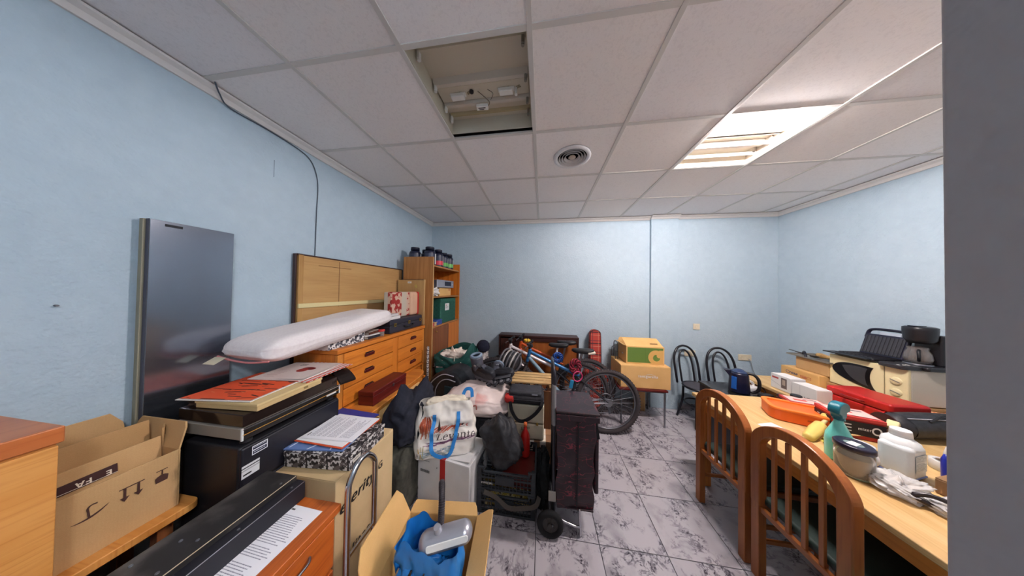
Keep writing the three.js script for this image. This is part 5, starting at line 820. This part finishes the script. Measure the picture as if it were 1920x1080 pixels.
{
  const t = thing('coffee_maker', 'black drip coffee maker with round lid at the right on the microwave', 'coffee maker', [3.01, 1.069, -2.13]); const m = mat(0x1b1b20, .35);
  mesh('base', B(.19, .035, .17, -.02, 0, .02, { r: .016, s: 3 }), m, t); mesh('warming_plate', C(.06, .062, .008, -.035, .034, 0), STEEL, t); mesh('tower', B(.05, .24, .13, .05, .03, 0, { r: .014, s: 2 }), m, t); mesh('filter_head', L([[0, .2], [.05, .2], [.066, .23], [.072, .3], [.072, .325], [.06, .332], [0, .335]], -.02, 0, 0), m, t); mesh('lid_window', E(rrect(.07, .05, .015), .004, { b: .001, rx: -Math.PI / 2, x: -.04, y: .334 }), mat(0x0c0c1c, .15), t);
  mesh('carafe', L([[.03, .044], [.052, .05], [.06, .08], [.055, .12], [.042, .15], [.046, .17], [.043, .17], [.039, .15], [.052, .12], [.056, .08], [.05, .054], [.03, .048]], -.035, 0, 0), phys(0xe8e0dc, .05, { transmission: .9, thickness: .003, ior: 1.45 }), t); mesh('carafe_handle', T([[-.07, .15, .03], [-.1, .14, .05], [-.105, .1, .055], [-.085, .07, .04]], .008), BLACK, t); mesh('red_switch', B(.005, .014, .02, -.115, .012, .05, { r: .002 }), mat(0x8a2030, .4), t);
}
{ const t = thing('kitchen_scale', 'flat black appliance plate at the front corner of the microwave top', 'scale', [2.88, 1.069, -2.13]); mesh('base', E(rrect(.14, .13, .04), .02, { b: .005, bs: 2, rx: -Math.PI / 2, y: .005 }), mat(0x2c2c30, .35), t); mesh('white_buttons', [B(.012, .002, .012, -.05, .0305, .03), B(.016, .002, .01, -.02, .0305, .035), B(.01, .002, .02, .01, .0305, .03)], WHITE, t); t.position.set(2.845, 1.069, -2.12); }
{ // cardboard boxes left of the microwave
  const t = carton('logo_carton', 'long tan carton with grey and red printed logo beside the microwave', .3, .115, .34, [2.89, .722, -2.69], 0, CARD.b, {});
  print('printed_logo', .25, .067, 560, 150, (x, w, h) => { x.strokeStyle = '#44507a'; x.lineWidth = 9; x.beginPath(); x.ellipse(60, 70, 44, 30, .3, .8, 5.6); x.stroke(); x.fillStyle = '#4c5470'; x.font = 'italic bold 84px sans-serif'; x.fillText('rosa', 84, 100); x.strokeStyle = '#c8604a'; x.lineWidth = 5; x.strokeRect(316, 66, 200, 46); x.fillStyle = '#c8604a'; x.font = 'bold 40px sans-serif'; x.fillText('hogar', 340, 104); }, t, [-.1512, .06, .0], [0, -Math.PI / 2, 0], { alpha: true });
}
carton('upper_carton', 'tan carton stacked on the logo carton with cutlery tray above', .24, .13, .27, [2.92, .838, -2.64], 0, CARD.a, {});
{ const t = thing('baking_tray', 'grey baking tray with odds and ends on the upper carton', 'tray', [2.91, .97, -2.66]); mesh('pan', [B(.27, .004, .36, 0, 0, 0, { r: .001 }), B(.004, .014, .36, .135, 0, 0, { r: .001 }), B(.004, .014, .36, -.135, 0, 0, { r: .001 }), B(.27, .014, .004, 0, 0, .18, { r: .001 }), B(.27, .014, .004, 0, 0, -.18, { r: .001 })], mat(0x9a9488, .4, { metalness: .5 }), t); mesh('tray_handle', T([[0, .01, -.18], [.01, .02, -.25], [.01, .022, -.3]], .005), GREYM, t); }
{ const t = thing('wooden_pepper_mill', 'tan rounded wooden mill lying on the baking tray', 'mill', [2.9, 1.006, -2.59]); mesh('body', L([[0, -.09], [.022, -.09], [.028, -.06], [.018, -.01], [.026, .04], [.03, .07], [.02, .1], [0, .105]], 0, 0, 0, { rx: Math.PI / 2 }), wood([196, 160, 104], [170, 132, 78], [140, 104, 56], .35, { seed: 17 }), t); mesh('cap', S(.02, 0, 0, .115), mat(0x6a5030, .4), t); }
{ const t = thing('ladle', 'dark round headed spoon on the baking tray', 'spoon', [2.83, .985, -2.64]); mesh('bowl', L([[0, 0], [.026, .006], [.034, .018], [.031, .018], [.024, .009], [0, .004]]), mat(0x2c241c, .3), t); mesh('shaft', T([[.0, .016, -.03], [0, .022, -.1], [.0, .02, -.17]], .004), mat(0x2c241c, .35), t); }
{ const t = thing('metal_bowl', 'small dark metal bowl at the microwave end of the baking tray', 'bowl', [2.96, .975, -2.545]); mesh('bowl', L([[0, 0], [.03, .002], [.055, .03], [.06, .05], [.056, .05], [.05, .03], [.028, .006], [0, .004]], 0, 0, 0), mat(0x55504a, .3, { metalness: .6 }), t); mesh('foot_ring', place(bp(new THREE.TorusGeometry(.024, .003, 6, 24)), 0, .001, 0, { rx: Math.PI / 2 }), GREYM, t); }
{ const t = thing('round_lid', 'black ringed glass lid standing behind the logo carton', 'lid', [2.87, .838, -2.765]); mesh('ring', place(bp(new THREE.TorusGeometry(.085, .009, 8, 36)), 0, .094, 0, { ry: .9 }), mat(0x1a1a2a, .35), t); mesh('glass', C(.08, .08, .004, 0, .094, 0, { c: 1, rx: Math.PI / 2, ry: .9, n: 32 }), phys(0xdde4ee, .05, { transmission: .9, thickness: 0 }), t); }
function applianceBox(label, w, h, d, pos, ry, draw) { const t = carton('appliance_box', label, w, h, d, pos, ry, CARD.white, {}); print('box_print', d * .96, h * .94, 256, 180, draw, t, [-w / 2 - .0012, h / 2, 0], [0, -Math.PI / 2, 0]); }
applianceBox('white appliance box with red label and product photo on the second table edge', .12, .14, .17, [2.345, .722, -2.39], .0, (x, w, h) => { fill(x, '#dcdcda', 0, 0, w, h); fill(x, '#b84848', 16, 30, 90, 22); fill(x, '#6a5c58', 140, 20, 76, 130); fill(x, '#b0a090', 156, 40, 40, 70); x.strokeStyle = '#888'; x.lineWidth = 3; x.beginPath(); x.moveTo(0, 90); x.lineTo(130, 130); x.stroke(); });
applianceBox('plain white appliance box with black lettering next to the red tool case', .12, .125, .17, [2.335, .722, -2.2], .05, (x, w, h) => { fill(x, '#d6d6d4', 0, 0, w, h); x.fillStyle = '#444'; x.font = 'bold 34px sans-serif'; x.fillText('1-25', 130, 160); x.strokeStyle = '#aaa'; x.lineWidth = 3; x.beginPath(); x.moveTo(90, 0); x.lineTo(90, h); x.stroke(); });
{
  const t = thing('tool_case', 'long bright red case in front of the microwave', 'case', [2.52, .722, -2.0], .05); const m = mat(0xb01a16, .4);
  mesh('body', B(.24, .1, .33, 0, 0, 0, { r: .012, s: 2 }), m, t); mesh('lid', B(.244, .062, .334, 0, .102, 0, { r: .018, s: 3 }), m, t); mesh('handle', T([[-.135, .13, -.05], [-.16, .135, -.04], [-.16, .135, .04], [-.135, .13, .05]], .007), mat(0x8a1210, .4), t);
}
{
  const t = thing('umbrella_bag', 'long rolled black bag with grey seams lying in front of the microwave', 'bag', [2.33, .722, -1.745]);
  mesh('roll', T([[0, .07, 0], [.2, .082, -.01], [.45, .085, -.0], [.7, .08, .01]], .075, { n: 40, m: 20 }), fab([26, 26, 30], [48, 48, 54], 73, .5), t); mesh('piping', T([[0, .135, .04], [.3, .145, .04], [.7, .14, .05]], .004), mat(0x9a9aa2, .4), t); mesh('end_disc', C(.066, .066, .008, -.07, .075, 0, { c: 1, rz: Math.PI / 2 }), mat(0x3a1a1c, .5), t); mesh('carry_strap', T([[.1, .13, .05], [.2, .17, .03], [.32, .16, .0], [.4, .13, -.04]], .006), BLACK, t);
}
single('onion_net', soft(.2, .05, .12, { seed: 14, a: .03, f: 8, n: 32 }), mat(0xffffff, .6, { map: tex(64, .06, (u, v) => (fb(u, v, 5, 5, 4, 3) > .5 ? [206, 110, 62] : [232, 176, 130])) }), 'orange netted bag squeezed under the microwave side', 'bag', [2.98, .722, -1.98]);
function blackRed(label, w, h, d, pos, ry) {
  const t = thing('gadget_box', label, 'box', pos, ry); mesh('body', B(w, h, d, 0, 0, 0, { r: .003 }), mat(0xa81c1a, .4), t); mesh('lid', B(w + .004, .02, d + .004, 0, h - .018, 0, { r: .003 }), mat(0xc23a34, .4), t);
  const dr = (x, W, Hh) => { fill(x, '#1c1416', 0, 0, W, Hh); x.strokeStyle = '#e6e2de'; x.lineWidth = 12; x.beginPath(); x.arc(W - 52, Hh * .5, 26, 0, 7); x.stroke(); x.fillStyle = '#d8d4d0'; x.font = 'bold 30px sans-serif'; x.fillText('mixer', 150, Hh * .58); for (let i = 0; i < 3; i++) x.fillRect(60, 26 + i * 26, 50, 9); };
  print('front_print', w * .96, h * .62, 320, 110, dr, t, [0, h * .5, d / 2 + .0035], [0, 0, 0]); print('side_print', d * .9, h * .6, 320, 110, dr, t, [-w / 2 - .0035, h * .5, 0], [0, -Math.PI / 2, 0]);
  print('top_print', w * .9, d * .8, 160, 120, (x, W, Hh) => { fill(x, '#d8b4ac', 0, 0, W, Hh); fill(x, '#c8423a', 30, 50, 60, 30); fill(x, '#2c2440', 84, 24, 60, 12); }, t, [0, h + .0035, 0], [-Math.PI / 2, 0, 0]);
}
blackRed('red and black printed gadget box right of the spray bottle', .2, .13, .15, [1.98, .752, -1.68], -.35);
blackRed('flatter red and black box behind the spray bottle', .2, .085, .13, [1.97, .752, -1.9], -.35);
{ // things on the dining table
  const t = thing('spice_jar', 'smaller dark red spice jar near the far table edge', 'jar', [1.93, .752, -2.02]); mesh('glass', L([[0, 0], [.019, 0], [.021, .004], [.021, .05], [.017, .056], [0, .056]]), mat(0x5a1414, .25), t); mesh('lid', L([[0, .075], [.018, .075], [.019, .07], [.019, .056], [0, .056]]), mat(0x2a0c10, .4), t);
  const u = thing('spice_jar', 'wider jar with cream label and black lid near the far table edge', 'jar', [1.99, .752, -1.97]); mesh('glass', L([[0, 0], [.029, 0], [.031, .005], [.031, .07], [.026, .078], [0, .078]]), mat(0x50221a, .25), u); mesh('paper_label', L([[.0315, .028], [.032, .03], [.032, .062], [.0315, .064]]), mat(0xd8c088, .6), u); mesh('lid', L([[0, .1], [.028, .1], [.03, .096], [.03, .078], [0, .078]]), BLACK, u);
}
{ const t = thing('plastic_tray', 'orange plastic tray with raised rim on the dining table', 'tray', [1.83, .752, -1.79], -.45); const s = rrect(.32, .19, .05); mesh('tray', E(s, .06, { b: .008, bs: 3, rx: -Math.PI / 2, y: .008 }), mat(0xe0621c, .4), t); mesh('rim', E((() => { const q = rrect(.335, .205, .055); q.holes.push(rrect(.29, .16, .04)); return q; })(), .008, { b: .003, bs: 2, rx: -Math.PI / 2, y: .075 }), mat(0xee7a28, .4), t); print('lettering', .09, .014, 180, 28, (x) => { x.fillStyle = '#7a2c10'; x.font = 'bold 24px sans-serif'; x.fillText('COCINA', 20, 24); }, t, [.03, .04, .1035], [0, 0, 0], { alpha: true }); }
{ const t = thing('hand_blender', 'pale yellow hand blender lying beside the orange tray', 'blender', [1.72, .79, -1.6]); t.rotation.set(0, .5, 0); const m = mat(0xe2c46a, .4); mesh('body', L([[0, -.12], [.02, -.12], [.026, -.1], [.03, 0], [.026, .07], [.014, .09], [0, .09]], 0, 0, 0, { rz: -1.35 }), m, t); mesh('shaft', T([[.08, .016, 0], [.17, .03, 0]], .01), mat(0xd8c890, .4), t); mesh('guard', L([[.012, 0], [.03, .02], [.03, .034], [.026, .034]], .165, .03, 0, { rz: -1.35 }), m, t); }
single('dust_cloth', soft(.16, .03, .09, { seed: 66, a: .03, f: 6, n: 28 }), fab([222, 212, 80], [240, 232, 120], 66), 'bright yellow duster beside the spray bottle', 'cloth', [1.76, .752, -1.5]);
{ const t = thing('cutlery_pile', 'small pile of cutlery between the tray and the black boxes', 'cutlery', [1.88, .752, -1.6], .4); for (let i = 0; i < 4; i++) mesh('knife', B(.16, .003, .012, 0, .002 + i * .004, -.03 + i * .018, { r: .001, ry: .2 * i }), STEEL, t); mesh('wooden_spoon', B(.18, .006, .016, .01, .02, 0, { r: .003, ry: -.3 }), WOOD.raw, t); }
{
  const t = thing('spray_bottle', 'turquoise spray bottle with a dark teal trigger head', 'bottle', [1.61, .752, -1.4], .4); const m = mat(0x74d8cc, .3);
  mesh('body', L([[0, 0], [.05, 0], [.056, .008], [.057, .1], [.053, .13], [.034, .17], [.02, .2], [.018, .215], [0, .215]], 0, 0, 0, { sz: .78 }), m, t); mesh('shoulder_panel', B(.05, .06, .003, 0, .05, .0365, { r: .001 }), mat(0x8fd8cc, .4), t);
  const hm = mat(0x0f6a7a, .35); mesh('collar', C(.02, .021, .022, 0, .212, 0), hm, t); mesh('head', E((() => { const s = new THREE.Shape(); s.moveTo(-.045, .03); s.quadraticCurveTo(-.05, .066, -.01, .07); s.quadraticCurveTo(.04, .07, .05, .045); s.lineTo(.05, .03); s.lineTo(.018, .026); s.lineTo(.016, 0); s.lineTo(-.018, 0); s.quadraticCurveTo(-.02, .024, -.045, .03); return s; })(), .028, { b: .006, bs: 3, x: 0, y: .23, z: -.014 }), hm, t); mesh('trigger', T([[.03, .255, 0], [.036, .235, 0], [.032, .205, 0]], .005), mat(0xe8e8e4, .4), t); mesh('nozzle', C(.01, .01, .014, .06, .268, 0, { c: 1, rz: Math.PI / 2 }), mat(0xe8e8e4, .4), t);
}
{ const t = thing('storage_jar', 'clear storage jar with dark rimmed lid beside the spray bottle', 'jar', [1.545, .752, -1.29]); mesh('glass', L([[0, 0], [.05, 0], [.056, .008], [.058, .1], [.054, .13], [.05, .13], [.054, .1], [.052, .01], [0, .006]]), phys(0xf0ece6, .08, { transmission: .9, thickness: .003, ior: 1.45 }), t); mesh('contents', C(.049, .05, .085, 0, .008, 0), mat(0xd8d2c4, .8), t); mesh('lid', L([[.03, .152], [.054, .154], [.06, .148], [.06, .128], [.05, .128], [.05, .145], [.03, .148]]), mat(0x1c1830, .35), t); mesh('lid_top', C(.05, .05, .003, 0, .146, 0), phys(0xb8d0d0, .1, { transmission: .6, thickness: .002 }), t); mesh('paper_label', B(.05, .001, .028, 0, .15, 0, { r: .0003, ry: .4 }), WHITE, t); }
{ const t = thing('mug', 'white mug with handle between storage jar and white bottle', 'mug', [1.71, .752, -1.41]); const m = mat(0xeae8e8, .25); mesh('body', L([[0, 0], [.036, 0], [.041, .006], [.048, .08], [.05, .088], [.047, .088], [.044, .08], [.037, .01], [0, .008]]), m, t); mesh('handle', T([[-.01, .074, .045], [-.012, .07, .07], [-.013, .045, .078], [-.012, .022, .066], [-.01, .018, .038]], .006), m, t); }
{ const t = thing('chemical_bottle', 'large white plastic bottle with a screw cap on the table', 'bottle', [1.8, .752, -1.34], .35); const m = mat(0xe4e8e8, .4); mesh('body', B(.125, .155, .095, 0, 0, 0, { r: .022, s: 4 }), m, t); mesh('shoulder', L([[.055, .145], [.05, .165], [.034, .178], [.03, .186], [0, .186]]), m, t); mesh('cap', L([[0, .218], [.027, .218], [.029, .214], [.031, .186], [0, .186]]), mat(0xf4f4f6, .35), t); mesh('blue_base_line', B(.126, .008, .096, 0, .004, 0, { r: .02 }), mat(0x7080b8, .4), t); print('printed_label', .09, .08, 180, 160, (x, w, h) => { fill(x, '#dfe2da', 0, 0, w, h); textLines(x, w, h, 11, '#9aa09a', .08); }, t, [0, .08, .0485], [0, 0, 0]); }
single('plastic_wrap', soft(.18, .05, .12, { seed: 18, a: .028, f: 4, n: 40 }), phys(0xf4f2f0, .25, { transmission: .45, thickness: 0 }), 'crumpled clear plastic bag lying in front of the mug', 'bag', [1.63, .752, -1.22], .4);
single('plastic_wrap', soft(.14, .04, .1, { seed: 19, a: .025, f: 4, n: 36 }), phys(0xf4f2f0, .25, { transmission: .45, thickness: 0 }), 'crumpled clear plastic bag nearest the right hand edge of the table', 'bag', [1.68, .752, -1.11], -.2);
{ const t = thing('glue_bottle', 'blue and white squeeze bottle at the doorway edge of the table', 'bottle', [1.98, .752, -1.335], .2); mesh('body', L([[0, 0], [.024, 0], [.027, .006], [.027, .09], [.016, .115], [0, .115]], 0, 0, 0, { sz: .6 }), mat(0x1c2c9c, .3), t); mesh('cap', L([[0, .15], [.006, .15], [.013, .112], [0, .112]]), WHITE, t); mesh('white_label', B(.03, .05, .002, 0, .03, .0165, { r: .0005 }), mat(0xe6e6f0, .4), t); }
{ const t = thing('tape_roll', 'roll of white tape behind the blue squeeze bottle', 'tape', [2.06, .752, -1.39]); mesh('roll', L([[.03, 0], [.048, 0], [.048, .045], [.03, .045], [.03, 0]]), mat(0xd8d6d2, .5), t); mesh('core', L([[.029, .002], [.03, .002], [.03, .043], [.029, .043]]), CARD.c, t); }
{ const t = thing('wooden_brush', 'dark handled brush leaning behind the large white bottle', 'brush', [1.99, .752, -1.5], .5); mesh('handle', T([[0, .012, 0], [.05, .05, -.01], [.11, .1, -.02]], .016), mat(0x2c2030, .35), t); mesh('bristles', B(.05, .03, .04, .135, .105, -.025, { r: .006, rz: .7 }), mat(0xd8cc9c, .9), t); mesh('rest', B(.04, .09, .04, .12, 0, -.02, { r: .004 }), mat(0xc8b898, .6), t); }
carton('small_carton', 'small brown carton at the doorway edge of the table', .1, .07, .1, [1.84, .752, -1.2], .3, CARD.dark, {});
{ const t = thing('frying_pan', 'pan handle end sticking over the near table edge by the doorway', 'pan', [1.82, .752, -1.0]); mesh('pan', L([[0, 0], [.09, 0], [.11, .03], [.107, .03], [.088, .004], [0, .004]]), mat(0x2a2628, .35), t); mesh('handle', T([[-.1, .026, -.02], [-.16, .05, -.08], [-.2, .055, -.13], [-.235, .035, -.15], [-.2, .02, -.12], [-.12, .018, -.04]], .009), mat(0x241c20, .3), t); }
single('paper_note', B(.12, .001, .16, 0, 0, 0, { r: .0003 }), PAPER, 'pale paper scrap beside the front chair arch on the table', 'paper', [1.55, .751, -1.62], .3);
// hob stand, kettle and iron at the back
{
  const t = thing('hob_stand', 'low stand with a dark glass hob and silver edge behind the table', 'stand', [2.01, 0, -2.47]);
  mesh('cabinet', B(.42, .6, .48, 0, .02, 0, { r: .004 }), mat(0x2a2a30, .5), t); mesh('hob_glass', B(.44, .02, .5, 0, .62, 0, { r: .004 }), mat(0x2c2c30, .15), t); mesh('silver_edge', B(.008, .024, .5, .222, .618, 0, { r: .002 }), CHROME, t); mesh('plinth', B(.38, .02, .44, 0, 0, 0), BLACK, t);
}
{
  const t = thing('kettle', 'dark blue electric kettle with water window on the hob', 'kettle', [1.96, .642, -2.42], -.68); const m = mat(0x0e1430, .3);
  mesh('base', C(.075, .08, .02, 0, 0, 0), BLACK, t); mesh('body', L([[0, .02], [.075, .02], [.078, .04], [.068, .2], [.06, .22], [0, .225]]), m, t); mesh('lid', L([[0, .25], [.03, .246], [.058, .226], [.06, .218], [0, .218]]), mat(0x2a3a5c, .25), t); mesh('spout', E(poly([[-.06, .16], [-.105, .225], [-.06, .222]]), .03, { b: .006, bs: 2, z: -.015 }), m, t);
  mesh('handle', T([[.05, .22, 0], [.1, .215, .0], [.13, .17, 0], [.13, .09, 0], [.1, .05, 0], [.07, .05, 0]], .013), BLACK, t); mesh('water_window', B(.04, .12, .006, -.035, .06, .068, { r: .002, ry: -.45, rx: -.06 }), mat(0x2860b0, .15), t);
}
{ const t = thing('steam_iron', 'white iron with black lead on the right of the hob', 'iron', [2.15, .642, -2.55], .4); mesh('sole', E((() => { const s = new THREE.Shape(); s.moveTo(-.11, 0); s.quadraticCurveTo(-.04, .055, .08, .05); s.lineTo(.08, -.05); s.quadraticCurveTo(-.04, -.055, -.11, 0); return s; })(), .03, { b: .003, rx: -Math.PI / 2, y: .003 }), mat(0xd8d8da, .3), t); mesh('handle', T([[-.05, .03, 0], [-.04, .075, 0], [.02, .085, 0], [.07, .06, 0], [.075, .03, 0]], .012), WHITE, t); mesh('lead', T([[.08, .05, 0], [.11, .04, .04], [.06, .01, .1], [-.04, .01, .1], [-.1, .01, .06]], .004), BLACK, t); }
{ const t = thing('power_strip', 'black adapter block beside the iron on the hob', 'adapter', [2.14, .642, -2.36], .2); mesh('block', B(.11, .04, .05, 0, 0, 0, { r: .008, s: 2 }), BLACK, t); mesh('plug', B(.03, .03, .03, -.06, .005, 0, { r: .006 }), BLACKM, t); }
renderer.render(scene, camera);
